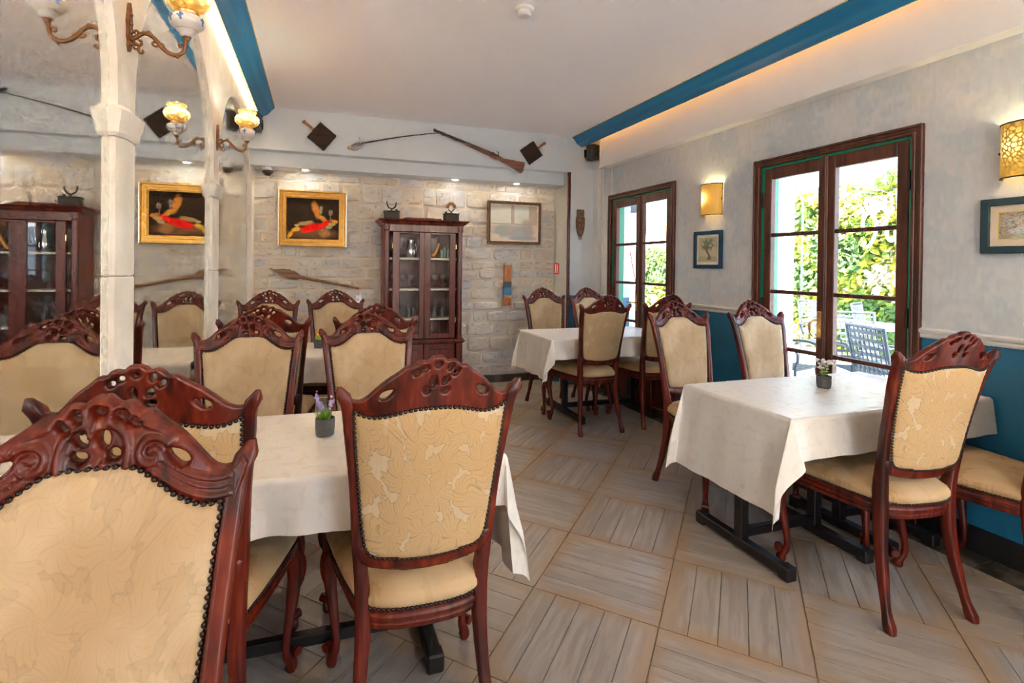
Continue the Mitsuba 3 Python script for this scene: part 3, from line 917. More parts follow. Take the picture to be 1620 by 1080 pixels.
G1, G2, G3 = 'carved chairs along the mirror wall', 'carved chairs at the table by the nearer window', 'carved chairs at the table in the far corner'
chair(-.326, .80, 180, 'largest carved mahogany chair, its cream front towards us in the lower left corner', G1)
chair(-.342, 1.392, -6, 'carved chair seen from behind, half hidden by the big chair in the lower left corner', G1)
chair(.281, 1.345, -1, 'carved chair with worn gold damask back in front of the lavender pot', G1)
chair(-.293, 2.385, 178.4, 'cream-backed carved chair facing us across the lavender table, next to the near mirror', G1, .985)
chair(.251, 2.46, 184, 'cream-backed carved chair facing us just right of the lavender pot', G1, .98)
chair(-.262, 3.0, 0, 'carved chair seen from behind at the orange-flower table, nearer the mirror', G1)
chair(.318, 3.0, 0, 'carved chair seen from behind at the orange-flower table, its top rail overlapping the cabinet', G1)
chair(-.365, 4.22, 180, 'small cream-backed chair facing us at the orange-flower table, beside the corner pillar', G1)
chair(.15, 4.30, 180, 'small cream-backed chair facing us under the wooden oar, left of the cabinet', G1)
chair(2.240, 1.357, -7, 'carved chair with cream damask back seen from behind in front of the white-flower table', G2)
chair(2.785, 1.20, 2, 'carved chair cut by the right photo edge, mostly its tan seat showing', G2)
chair(2.249, 2.634, 180, 'cream-backed chair facing us at the left far side of the white-flower table', G2)
chair(2.84, 2.585, 180, 'cream-backed chair facing us in front of the nearer french door', G2)
chair(2.197, 3.64, 0, 'carved chair seen from behind, full figure, at the far corner table', G3)
chair(2.795, 3.65, 0, 'carved chair seen from behind at the far corner table, closest to the blue wainscot', G3)
chair(2.204, 4.60, 180, 'cream-backed chair facing us in front of the stone wall and niche at the corner table', G3)
chair(2.72, 4.60, 180, 'cream-backed chair facing us below the carved wooden mask', G3)

# ---------------------------------------------------------------- tables and cloths
TZ = .755


def table_base(k, xf_, y0, y1, x2):
    yc = (y0 + y1) / 2
    for x in (xf_, x2):
        put(k + '__foot', cat(bx(x - .025, x + .025, y0, y1, .012, .058, .006), bx(x - .028, x + .028, y0 - .004, y0 + .05, .0, .062, .006), bx(x - .028, x + .028, y1 - .05, y1 + .004, .0, .062, .006)), 'steel_black', False)
        put(k + '__column', bx(x - .024, x + .024, yc - .024, yc + .024, .05, TZ - .03, .004), 'steel_black', False)
        put(k + '__bracket', bx(x - .02, x + .02, y0 + .05, y1 - .05, TZ - .045, TZ - .025, .004), 'steel_black', False)
    put(k + '__stretcher', bx(min(xf_, x2), max(xf_, x2), yc - .018, yc + .018, .06, .10, .004), 'steel_black', False)


def table(x0, x1, y0, y1, feet, fy, label, group=None):
    k = thing('dining_table', label, 'table', group)
    put(k + '__tabletop', bx(x0 + .004, x1 - .004, y0 + .004, y1 - .004, TZ - .028, TZ - .002, .004), 'old_wood', False)
    table_base(k, feet[0], fy[0], fy[1], feet[1])


def cloth(x0, x1, y0, y1, dr_, label, seed, folds=1.0, creases=()):
    """dr_: overhang at -x, +x, -y, +y"""
    r = np.random.default_rng(seed); ph = r.uniform(0, 6.28, 8)
    st = .011
    def axis(a, b, d0, d1):
        return np.r_[np.arange(d0, 0, -st)[:] * -1 + a, np.linspace(a, b, max(2, int((b - a) / .016))), b + np.arange(st, d1 + st * .5, st)] if d0 or d1 else np.linspace(a, b, 40)
    U, Vv = np.meshgrid(axis(x0, x1, dr_[0], dr_[1]), axis(y0, y1, dr_[2], dr_[3]), indexing='ij')
    ox = np.where(U < x0, U - x0, np.where(U > x1, U - x1, 0)); oy = np.where(Vv < y0, Vv - y0, np.where(Vv > y1, Vv - y1, 0))
    ax, ay = np.abs(ox), np.abs(oy); R = np.hypot(ax, ay)
    Dx = np.where(ox < 0, dr_[0], dr_[1]); Dy = np.where(oy < 0, dr_[2], dr_[3])
    px, py = np.clip(U, x0, x1), np.clip(Vv, y0, y1)
    c = .012                                        # radius of the fold over the table's edge
    def hang(s):
        a = np.minimum(s / c, math.pi / 2)
        return c * np.sin(a), np.where(s < c * math.pi / 2, c * (1 - np.cos(a)), c + s - c * math.pi / 2)
    th = np.arctan2(ay, ax)
    flare = .10 + .10 * np.sin(2 * th) ** 2
    wave = folds * (.010 * np.sin(px * 19 + ph[0]) + .008 * np.sin(py * 23 + ph[1]) + .006 * np.sin((px + py) * 41 + ph[2]))
    corner = (ax > 0) & (ay > 0)
    o, h = hang(R)
    out = o + flare * h + wave * np.clip(h / .15, 0, 1.2)
    fold = np.where(corner, .030 * np.sin(4 * th) * np.clip(h / .2, 0, 1.3), 0)
    ux, uy = np.cos(th) * np.sign(ox), np.sin(th) * np.sign(oy)
    X = px + np.where(R > 0, ux * (out + fold), 0); Y = py + np.where(R > 0, uy * (out - fold), 0)
    Z = TZ + .004 - h
    # pinch of the corners: the cone of the free corner
    wob = (meshkit.fbm(np.stack([U * 6, Vv * 6, U * 0 + seed], -1), 3) - .5) * .004 * (R == 0)
    Z = Z + wob
    for (axis_, pos) in creases:
        q = (U if axis_ == 'x' else Vv) - pos
        e = np.exp(-(q / .005) ** 2) * .009
        Z = Z + e * (R == 0); Y = Y + np.sign(oy) * e * (R > 0)
    n, m = U.shape
    P = np.stack([X, Y, Z], -1).reshape(-1, 3); idx = np.arange(n * m).reshape(n, m)
    F = np.concatenate([np.stack([idx[:-1, :-1], idx[1:, :-1], idx[1:, 1:]], -1).reshape(-1, 3), np.stack([idx[:-1, :-1], idx[1:, 1:], idx[:-1, 1:]], -1).reshape(-1, 3)])
    k = put('tablecloth', trimesh.Trimesh(P, F, process=False), 'cloth_damask', True, uv=np.c_[U.ravel(), Vv.ravel()])
    return tag(k, label, 'tablecloth', 'damask tablecloths')


table(-.60, .56, 1.50, 2.10, (.385, -.40), (1.62, 1.98), 'dining table with black steel base under the cloth with the lavender pot')
cloth(-.605, .565, 1.492, 2.108, (.0, .40, .165, .17), 'cream damask cloth with a long white crease, under the lavender pot', 3, creases=(('x', .035),))
table(-.60, .50, 3.36, 3.98, (.30, -.40), (3.46, 3.86), 'dining table with black steel base under the cloth with the orange flower pot')
cloth(-.605, .505, 3.352, 3.988, (.0, .40, .165, .17), 'cream damask cloth under the orange flower pot, mostly hidden by chairs', 4)
table(1.81, 2.415, 1.53, 2.12, (1.96, 2.43), (1.65, 2.20), 'small table with black steel base carrying the room side of the white-flower cloth')
table(2.42, 3.01, 1.53, 2.12, (2.61, 2.90), (1.66, 2.20), 'small table with black steel base carrying the window side of the white-flower cloth')
cloth(1.80, 3.018, 1.524, 2.126, (.40, .0, .17, .17), 'white damask cloth under the white flower pot by the nearer window', 5, .35)
table(1.83, 3.01, 3.72, 4.36, (2.17, 2.88), (3.83, 4.50), 'dining table with black steel base at the far corner by the small window')
cloth(1.82, 3.018, 3.712, 4.37, (.34, .0, .17, .17), 'plain white cloth on the far corner table, without a pot', 6)


# flower pots
def potted(x, y, kind, label, seed):
    r = np.random.default_rng(seed); z = TZ + .005
    k = thing('potted_plant', label, 'potted plant', 'little grey pots on the tables')
    put(k + '__pot', lathe([(.024, z), (.030, z + .004), (.0325, z + .03), (.0325, z + .060), (.029, z + .060), (.028, z + .050)], 24, (x, y, 0)), 'pot_grey', 30)
    put(k + '__soil', lathe([(.0005, z + .048), (.0285, z + .049), (.0285, z + .052), (.0005, z + .055)], 14, (x, y, 0), False), 'soil', 30)
    st, fl = [], []
    z0 = z + .05
    if kind == 'lavender':
        for i in range(70):
            a, R = r.uniform(0, 6.28), r.uniform(.0, .022)
            b = np.array([x + R * math.cos(a), y + R * math.sin(a), z0]); L = r.uniform(.02, .055); sp = r.uniform(.1, .75)
            d = np.array([math.cos(a) * sp, math.sin(a) * sp, 1.0]); d /= np.linalg.norm(d)
            st.append(hull([b + d * L * t + np.array([math.cos(a + 1.57), math.sin(a + 1.57), 0]) * w for t, w in ((0, .0008), (0, -.0008), (.5, .0028), (.5, -.0028), (1, 0))] + [b + d * L * .5 + [0, 0, .001]]))
        for i in range(9):
            a, R = r.uniform(0, 6.28), r.uniform(.004, .026); L = r.uniform(.065, .10)
            d = np.array([math.cos(a) * .42, math.sin(a) * .42, 1.0]); d /= np.linalg.norm(d)
            b = np.array([x, y, z0]); st.append(tube([b, b + d * L * .7], .0008, 5))
            f = [ball(b + d * L * t + r.normal(0, .0022, 3), .0042 - .002 * (t - .6), 0) for t in np.linspace(.6, 1.0, 9)]
            put(k + '__flower', cat(*f), 'lavender', 40)
        put(k + '__foliage', cat(*st), 'leaf_green', False)
    elif kind == 'white':
        for i in range(8):
            a = i * .8; L = r.uniform(.055, .085); d = np.array([math.cos(a) * .35, math.sin(a) * .35, 1.0]); b = np.array([x, y, z0]); e = b + d * L
            st.append(tube([b, b + d * L * .5 + [0, 0, .004], e], .0011, 5))
            f = [ball(e + r.normal(0, .008, 3), r.uniform(.0055, .0085), 1, (1, 1, .55)) for _ in range(5)]
            put(k + '__flower', cat(*f), 'petal_white', 40)
        for i in range(6):
            a = r.uniform(0, 6.28); c = np.array([x + .012 * math.cos(a), y + .012 * math.sin(a), z0 + r.uniform(.012, .035)])
            st.append(ball(c, .011, 1, (1, .7, .35)))
        put(k + '__foliage', cat(*st), 'leaf_green', 40)
    else:
        for i in range(60):
            a, R = r.uniform(0, 6.28), r.uniform(.0, .024); b = np.array([x + R * math.cos(a), y + R * math.sin(a), z0 + r.uniform(0, .02)])
            st.append(xf(ball((0, 0, 0), .009, 0, (1, .6, .25)), trimesh.transformations.rotation_matrix(r.uniform(0, 6), r.normal(0, 1, 3), (0, 0, 0))).apply_translation(b + [0, 0, .008]))
        for i in range(9):
            a, R = r.uniform(0, 6.28), r.uniform(.0, .02)
            put(k + '__flower', ball((x + R * math.cos(a), y + R * math.sin(a), z0 + r.uniform(.038, .05)), .0075, 1, (1, 1, .7)), 'petal_orange', 40)
        put(k + '__foliage', cat(*st), 'leaf_lime', False)
    return k


potted(.03, 1.816, 'lavender', 'lavender in a small grey pot on the near table by the mirrors', 1)
potted(2.419, 1.876, 'white', 'white flowers in a small grey pot on the table by the nearer window', 2)
potted(.012, 3.721, 'orange', 'orange flowers with lime leaves in a small grey pot behind the lavender table', 3)

# ---------------------------------------------------------------- pictures
def frame_y(k, x0, x1, z0, z1, y, w, d, bsdf, steps=((0, 1.0), (.45, .72), (.8, .9)), part='frame'):
    """mitred frame hanging on a wall that faces -y"""
    ms = []
    e = [f for f, _ in steps] + [1.0]
    for (f, h), g in zip(steps, e[1:]):
        o, i = w * f, w * g
        ms += [bx(x0 + o, x1 - o, y - d * h, y, z1 - i, z1 - o, .002), bx(x0 + o, x1 - o, y - d * h, y, z0 + o, z0 + i, .002),
               bx(x0 + o, x0 + i, y - d * h, y, z0 + o, z1 - o, .002), bx(x1 - i, x1 - o, y - d * h, y, z0 + o, z1 - o, .002)]
    return put(f'{k}__{part}', cat(*ms), bsdf, False)


def canvas_y(k, x0, x1, z0, z1, y, bsdf, part='canvas'):
    m = trimesh.Trimesh([(x0, y, z0), (x1, y, z0), (x1, y, z1), (x0, y, z1)], [(0, 1, 2), (0, 2, 3)], process=False)
    return put(f'{k}__{part}', m, bsdf, False, uv=np.array([(0, 0), (1, 0), (1, 1), (0, 1.0)]))


def blob(u, v, cx, cy, a, b, rot=0.0, soft=.35):
    c, s = math.cos(math.radians(rot)), math.sin(math.radians(rot))
    x, y = (u - cx) * c + (v - cy) * s, -(u - cx) * s + (v - cy) * c
    return 1 - smoothstep(1 - soft, 1 + soft, dr.sqrt(dr.square(x / a) + dr.square(y / b)))


def still_life(p, n, uv):
    u, v = uv.x, uv.y
    wu = u + .03 * (noise(u * 14, v * 14) - .5); wv = v + .03 * (noise(u * 14 + 9, v * 14) - .5)
    k = mix((.008, .005, .003), (.02, .011, .006), fbm(u * 5, v * 5))
    for col, args in (((.10, .05, .02), (.52, .14, .45, .13, 0)), ((.12, .06, .03), (.40, .16, .40, .05, -3)), ((.30, .15, .06), (.72, .17, .10, .12, 20)), ((.30, .28, .22), (.44, .42, .05, .025, 20)), ((.24, .20, .14), (.30, .38, .04, .03, 0)), ((.34, .30, .20), (.80, .30, .06, .04, 0)), ((.16, .13, .09), (.84, .66, .035, .07, 0)), ((.20, .17, .12), (.84, .52, .008, .09, 0)), ((.36, .25, .10), (.36, .39, .14, .05, 8)), ((.52, .42, .22), (.20, .33, .05, .03, 0)),
                      ((.62, .24, .04), (.92, .46, .07, .04, -15)), ((.55, .20, .04), (.56, .72, .065, .20, 12)), ((.55, .24, .05), (.68, .52, .05, .12, 45)), ((.30, .26, .18), (.66, .72, .03, .09, 0)),
                      ((.42, .33, .10), (.86, .38, .08, .05, 20)), ((.78, .012, .008), (.48, .28, .22, .085, 18)), ((.85, .02, .01), (.72, .38, .12, .055, 35)), ((.70, .40, .05), (.18, .23, .085, .05, 25)), ((.72, .36, .03), (.09, .12, .035, .10, -25))):
        k = mix(k, col, blob(wu, wv, *args))
    return k * (.75 + .5 * noise(u * 60, v * 45))


def pale_scene(p, n, uv):
    u, v = uv.x, uv.y
    k = mix((.52, .58, .60), (.72, .66, .52), fbm(u * 4, v * 9, 1.0, 4))
    k = mix(k, (.42, .36, .30), smoothstep(.42, .44, u) * (1 - smoothstep(.49, .51, u)) * smoothstep(.45, .5, v))
    k = mix(k, (.45, .37, .29), smoothstep(.80, .83, u) * smoothstep(.4, .5, v))
    k = mix(k, (.40, .36, .31), smoothstep(.50, .48, v) * smoothstep(.44, .46, v))
    k = mix(k, (.55, .47, .40), (1 - smoothstep(.40, .46, v)) * .8)
    for col, args in (((.28, .34, .31), (.27, .27, .22, .17, 25)), ((.30, .33, .36), (.62, .22, .3, .2, 0)), ((.34, .31, .30), (.80, .36, .12, .26, 10)), ((.52, .36, .28), (.42, .30, .06, .06, 0)), ((.62, .56, .46), (.08, .10, .12, .08, 0)), ((.25, .29, .33), (.72, .06, .3, .07, 0))):
        k = mix(k, col, blob(u + .02 * noise(u * 20, v * 20), v, *args) * .85)
    return k


def tree_print(p, n, uv):
    u, v = uv.x, uv.y
    k = mix((.50, .44, .30), (.42, .43, .30), fbm(u * 6, v * 6))
    k = mix(k, (.36, .33, .20), 1 - smoothstep(.2, .26, v + .03 * noise(u * 20, 1.0)))
    can = fbm(u * 9, v * 9 + 4, 0, 4)
    k = mix(k, (.13, .17, .10), smoothstep(.40, .55, can) * blob(u, v, .55, .70, .42, .26, 0, .3))
    tr = u - .52 - .08 * dr.sin(v * 9)
    k = mix(k, (.10, .06, .04), (1 - smoothstep(.04, .07, dr.abs(tr) - .06 * smoothstep(.25, .05, v))) * smoothstep(.06, .1, v) * (1 - smoothstep(.62, .72, v)))
    br = dr.abs(v - .52 - .45 * dr.abs(u - .5)); k = mix(k, (.12, .08, .05), (1 - smoothstep(.015, .03, br)) * smoothstep(.1, .2, u) * (1 - smoothstep(.85, .9, u)))
    return k


def abstract_art(p, n, uv):
    u, v = uv.x, uv.y
    a = fbm(u * 5, v * 5, 3.0, 4); s = dr.sin(18 * a + 9 * u - 6 * v)
    k = mix((.38, .30, .20), (.42, .44, .38), smoothstep(.35, .6, fbm(u * 3 + 7, v * 3)))
    k = mix(k, (.60, .47, .36), blob(u, v, .55, .62, .32, .24, 20))
    k = mix(k, (.50, .30, .16), blob(u, v, .6, .45, .25, .1, 35))
    k = mix(k, (.55, .57, .52), blob(u, v, .3, .3, .16, .14, 0))
    return mix(k, (.12, .11, .12), smoothstep(.86, .98, dr.abs(s)) * .8)


mat('art_still', proc(still_life), .7, specular=.12)
mat('art_pale', proc(pale_scene), .5)
mat('art_tree', proc(tree_print), .6)
mat('art_abstract', proc(abstract_art), .6)
YW = YB - .035
k = thing('painting', 'gold framed dark still life with a red shape, on the stone wall', 'painting')
frame_y(k, -.38, .283, 1.528, 2.095, YW, .075, .045, 'frame_gold', ((0, 1.0), (.18, .55), (.55, .75), (.85, .45)))
put(k + '__edge', cat(bx(-.386, -.374, YW - .047, YW + .01, 1.524, 2.099, .002), bx(.277, .289, YW - .047, YW + .01, 1.524, 2.099, .002)), 'frame_silver', False)
canvas_y(k, -.31, .21, 1.60, 2.025, YW - .012, 'art_still')
put(k + '__backing', bx(-.37, .27, YW - .010, YB - .002, 1.54, 2.085), 'old_wood', False)
k = thing('painting', 'pale hazy painting in a thin dark brown frame, right of the cabinet', 'painting')
frame_y(k, 1.85, 2.515, 1.604, 2.10, YW, .032, .035, 'frame_brown')
frame_y(k, 1.880, 2.485, 1.634, 2.07, YW, .016, .022, 'mat_cream', ((0, 1.0),), 'slip')
canvas_y(k, 1.894, 2.471, 1.648, 2.056, YW - .012, 'art_pale')
put(k + '__backing', bx(1.86, 2.505, YW - .010, YB - .002, 1.61, 2.09), 'old_wood', False)


def picture_x(k, y0, y1, z0, z1, w, fb, mw, mb, art, artpad, line=True):
    """framed picture on the right wall, facing -x; y0 < y1"""
    x = XR - .002; d = .022
    put(k + '__frame', cat(bx(x - d, x, y0, y1, z1 - w, z1, .003), bx(x - d, x, y0, y1, z0, z0 + w, .003), bx(x - d, x, y0, y0 + w, z0, z1, .003), bx(x - d, x, y1 - w, y1, z0, z1, .003)), fb, False)
    put(k + '__mount', bx(x - .010, x, y0 + w, y1 - w, z0 + w, z1 - w), mb, False)
    a0, a1, b0, b1 = y0 + w + mw, y1 - w - mw, z0 + w + mw, z1 - w - mw
    put(k + '__gilt_line', bx(x - .0115, x - .009, a0 - .006, a1 + .006, b0 - .006, b1 + .006), 'gold_line', False)
    m = trimesh.Trimesh([(x - .0125, a1, b0), (x - .0125, a0, b0), (x - .0125, a0, b1), (x - .0125, a1, b1)], [(0, 1, 2), (0, 2, 3)], process=False)
    put(k + '__print', m, art, False, uv=np.array([(0, 0), (1, 0), (1, 1), (0, 1.0)]))


k = thing('picture', 'small tree print in a blue frame below the wall lamp between the doors', 'picture')
picture_x(k, 3.202, 3.512, 1.350, 1.655, .030, 'frame_blue', .026, 'mat_white', 'art_tree', 0)
k = thing('picture', 'abstract picture in a teal frame cut by the right photo edge', 'picture')
picture_x(k, 1.19, 1.574, 1.435, 1.692, .034, 'frame_teal', .034, 'mat_cream', 'art_abstract', 0)

# ---------------------------------------------------------------- wall lamps of the right wall
def mosaic(p, n, uv):
    a, b, r = voronoi(uv.x * 15, uv.y * 11)
    cell = smoothstep(.10, .34, b - a)
    hot = dr.exp(-(dr.square((uv.x - .38) / .22) + dr.square((uv.y - .58) / .22)))
    c = mix((.95, .46, .03), (1.0, .80, .28), hot) * (.28 + 1.6 * hot + .4 * r)
    return mix((.06, .025, .003), c, cell) * .55


def burlap(p, n, uv):
    w = (dr.sin(uv.x * 100) * .5 + .5) * (dr.sin(uv.y * 110) * .5 + .5)
    hot = dr.exp(-(dr.square((uv.x - .30) / .24) + dr.square((uv.y - .55) / .20)))
    c = mix((.85, .36, .02), (1.0, .80, .35), hot) * (.28 + 3.5 * hot)
    return c * (.45 + .75 * (1 - w * .8) * (.6 + .8 * noise(uv.x * 40, uv.y * 46))) * .6


mat('lamp_shell', (.5, .3, .06), .5)
scene['warm_bulb'] = {'type': 'twosided', 'bsdf': princ((.8, .7, .5), .5)}


def sconce(yc, z0, z1, texf, label, hw=.098):
    k = thing('wall_lamp', label, 'lamp')
    dep = .085; n = 18
    V, F, UV = [], [], []
    for i in range(n + 1):
        t = math.pi * i / n
        for z, v in ((z0, 0), (z1, 1)):
            V.append((XR - .004 - dep * math.sin(t), yc + hw * math.cos(t), z)); UV.append((i / n, v))
    for i in range(n):
        a = 2 * i
        F += [(a, a + 2, a + 3), (a, a + 3, a + 1)]
    m = trimesh.Trimesh(V, F, process=False)
    if (m.face_normals[n] @ np.array([-1, 0, 0])) < 0: m.invert()
    put(k + '__shade', mikit.ply(m, 'lamp_shell', smooth=True, uv=np.array(UV), emitter={'type': 'area', 'radiance': proc(texf)}), None)
    arc = lambda z: np.array([(XR - .004 - (dep + .001) * math.sin(math.pi * i / 24), yc + (hw + .001) * math.cos(math.pi * i / 24), z) for i in range(25)])
    put(k + '__rim', cat(tube(arc(z0), .003, 6), tube(arc(z1), .003, 6), *[tube([(XR - .006, yc + s * hw, z0), (XR - .006, yc + s * hw, z1)], .003, 6) for s in (-1, 1)]), 'iron_old', 30)
    put(k + '__clip', cat(*[ball((XR - .014, yc + s * (hw + .004), (z0 + z1) / 2), .007, 1) for s in (-1, 1)]), 'iron_old', 30)
    put(k + '__bulb', mikit.ply(lathe([(.001, z1 - .09), (.016, z1 - .085), (.022, z1 - .06), (.016, z1 - .035), (.001, z1 - .03)], 12, (XR - .045, yc, 0)), 'warm_bulb', smooth=True,
                                emitter={'type': 'area', 'radiance': rgb(240 * WARM, 150 * WARM, 70 * WARM)}), None)
    put(k + '__wall_plate', bx(XR - .006, XR, yc - .04, yc + .04, z0 + .06, z1 - .04, .002), 'iron_old', False)


sconce(3.312, 1.778, 2.025, burlap, 'glowing amber half-round wall lamp above the small tree print')
sconce(1.405, 1.777, 2.022, mosaic, 'amber mosaic wall lamp cut by the right photo edge')

# ---------------------------------------------------------------- brass arm lamps on the mirror wall
def hobnail(p, n, uv):
    a, b, r = voronoi(uv.x * 16, uv.y * 7)
    hot = dr.exp(-dr.square((uv.y - .62) / .30))
    c = mix((.80, .36, .06), (1.0, .72, .32), hot)
    return c * (.35 + 3.4 * hot) * (.30 + .9 * smoothstep(.5, .1, a)) * .9


def arm_lamp(yc, zc, label):
    """zc: height where the arm leaves its plate"""
    k = thing('brass_wall_lamp', label, 'lamp')
    x0 = XL + AD + .004
    pl = Polygon([(yc + u, zc + v) for u, v in [(0, -.045), (.010, -.03), (.007, -.012), (.016, .0), (.013, .03), (.019, .055), (.012, .08), (.010, .10), (0, .118), (-.010, .10), (-.012, .08), (-.019, .055), (-.013, .03), (-.016, .0), (-.007, -.012), (-.010, -.03)]]).buffer(.003)
    put(k + '__wall_plate', cat(prism(pl, 'x', x0 - .006, x0 + .006), *[ball((x0 + .006, yc, zc + v), .007, 1) for v in (-.02, .02, .05, .08)]), 'bronze_arm', 40)
    P = lambda q: np.array([(x0 + u, yc, zc + v) for u, v in q])
    main = spline(P([(.0, .0), (.022, .006), (.045, .022), (.066, .018), (.088, -.006), (.112, -.030), (.140, -.040), (.163, -.030), (.172, -.005), (.176, .022)]), 40)
    scr = lambda cx, cz, r0, a0, a1, n=18: P([(cx + r0 * (1 - .75 * t) * math.cos(math.radians(a0 + (a1 - a0) * t)), cz + r0 * (1 - .75 * t) * math.sin(math.radians(a0 + (a1 - a0) * t))) for t in np.linspace(0, 1, n)])
    ms = [tube(main, np.linspace(.0075, .0065, 40), 10), tube(scr(.030, -.010, .018, 110, 470), .0045, 7), tube(scr(.020, -.028, .013, 120, -240), .0042, 7), tube(scr(.038, -.040, .012, 120, 430), .004, 7),
          tube(scr(.078, -.008, .014, 60, -300), .0042, 7), tube(scr(.020, .022, .010, -60, 250), .004, 7), ball(P([(.060, .026)])[0], .008, 1), tube(scr(.158, -.006, .012, -20, 300), .004, 7), ball(P([(.148, -.046)])[0], .006, 1),
          ball(P([(.100, -.012)])[0], .0085, 1)]
    put(k + '__arm', cat(*ms), 'bronze_arm', 40)
    cx, z = x0 + .177, zc + .020
    put(k + '__holder', lathe([(.009, z - .004), (.011, z + .004), (.016, z + .010), (.010, z + .014)], 16, (cx, yc, 0)), 'bronze_arm', 40)
    pk = put(k + '__font', lathe([(.016, z + .008), (.022, z + .016), (.027, z + .024), (.040, z + .036), (.054, z + .048), (.058, z + .060), (.054, z + .073), (.040, z + .084), (.030, z + .088)], 28, (cx, yc, 0)), 'porcelain', True)
    fl = []
    for a in np.radians([-100, -20, 60, 140, 220]):
        for da, dz, s in ((0, 0, 1), (.13, .004, .8), (-.13, .003, .8), (.02, .010, .8), (.03, -.009, .7)):
            r = .0565 - abs(dz) * .1
            fl.append(xf(ball((0, 0, 0), .0062 * s, 1, (.3, 1, 1)), rotz(a + da, (cx + r * math.cos(a + da), yc + r * math.sin(a + da), z + .060 + dz))))
    tag(put(pk + '__flower', cat(*fl), 'delft_blue', 40), 'painted blue flowers')
    put(pk + '__line', lathe([(.0345, z + .0302), (.0352, z + .0306), (.0356, z + .0312)], 28, (cx, yc, 0), False), 'porcelain_rust', 30)
    put(k + '__collar', lathe([(.024, z + .086), (.034, z + .088), (.036, z + .094), (.034, z + .100), (.026, z + .102)], 24, (cx, yc, 0)), 'brass', 30)
    prof = [(.026, .100), (.046, .108), (.064, .122), (.072, .140), (.071, .156), (.060, .172), (.050, .180), (.050, .186), (.056, .196), (.057, .206)]
    n = 40; V, F, UV = [], [], []
    prof = spline(np.array(prof), 26)
    for i, (r, v) in enumerate(prof):
        for j in range(n + 1):
            t = 2 * math.pi * j / n
            rr = r + .0035 * (1 if (i // 2 + j // 2) % 2 else 0) * (2 < i < 18)
            V.append((cx + rr * math.cos(t), yc + rr * math.sin(t), z + v)); UV.append((j / n, i / 25))
    for i in range(25):
        for j in range(n):
            a = i * (n + 1) + j
            F += [(a, a + 1, a + n + 2), (a, a + n + 2, a + n + 1)]
    put(k + '__glass_shade', mikit.ply(trimesh.Trimesh(V, F, process=False), 'lamp_shell', smooth=True, uv=np.array(UV), emitter={'type': 'area', 'radiance': proc(hobnail)}), None)
    put(k + '__bulb', mikit.ply(ball((cx, yc, z + .205), .018, 1), 'warm_bulb', smooth=True, emitter={'type': 'area', 'radiance': rgb(480 * WARM, 310 * WARM, 190 * WARM)}), None)


arm_lamp(2.04, 2.122, 'nearer brass arm lamp with flowered porcelain, cut by the top of the photo')
arm_lamp(3.655, 2.125, 'farther brass arm lamp glowing amber beside the end of the left blue cornice')
arm_lamp(.41, 2.122, 'brass arm lamp on the pillar beside the camera')

# ---------------------------------------------------------------- the glass cabinet
CX0, CX1, CY = .629, 1.48, 5.17
k = thing('display_cabinet', 'tall red mahogany display cabinet with two glazed doors and shelves of glasses', 'cabinet')
CT = 1.775
put(k + '__carcass', cat(bx(CX0 + .02, CX0 + .045, CY + .02, YB - .03, .06, CT), bx(CX1 - .045, CX1 - .02, CY + .02, YB - .03, .06, CT), bx(CX0 + .02, CX1 - .02, YB - .045, YB - .03, .06, CT), bx(CX0 + .02, CX1 - .02, CY + .02, YB - .03, CT - .02, CT),
                         bx(CX0 + .02, CX1 - .02, CY + .01, YB - .03, .06, .10), bx(CX0 + .02, CX1 - .02, CY + .01, YB - .03, .535, .57)), 'cabinet_wood', False)
put(k + '__plinth', bx(CX0, CX1, CY - .01, YB - .03, 0, .075, .008), 'cabinet_wood', False)
cor = [(0, 0), (.004, .012), (.016, .018), (.022, .030), (.034, .036), (.046, .044), (.050, .052), (.044, .056)]
put(k + '__cornice', loft([np.array([(CX0 - u, CY - u, CT - .015 + v), (CX1 + u, CY - u, CT - .015 + v), (CX1 + u, YB - .03, CT - .015 + v), (CX0 - u, YB - .03, CT - .015 + v)]) for u, v in cor]), 'cabinet_wood', False)
put(k + '__pediment', cat(bx(.84, 1.30, CY + .13, CY + .24, CT + .04, CT + .062, .006), bx(.87, 1.27, CY + .14, CY + .23, CT + .060, CT + .076, .006)), 'cabinet_wood', False)
put(k + '__top_rail', bx(CX0 + .02, CX1 - .02, CY, CY + .03, 1.69, CT, .004), 'cabinet_wood', False)
for xc in (CX0 + .040, CX1 - .040):
    put(k + '__column', cat(lathe([(.036, .575), (.036, .60), (.030, .607), (.030, 1.70), (.037, 1.708), (.037, 1.765)], 20, (xc, CY + .022, 0)), bx(xc - .035, xc + .035, CY - .012, CY + .05, .08, .53, .006)), 'cabinet_wood', 30)
put(k + '__ledge', cat(bx(CX0 - .02, CX1 + .02, CY - .03, CY + .06, .542, .562, .006), bx(CX0 - .008, CX1 + .008, CY - .016, CY + .05, .53, .575, .006)), 'cabinet_wood', False)
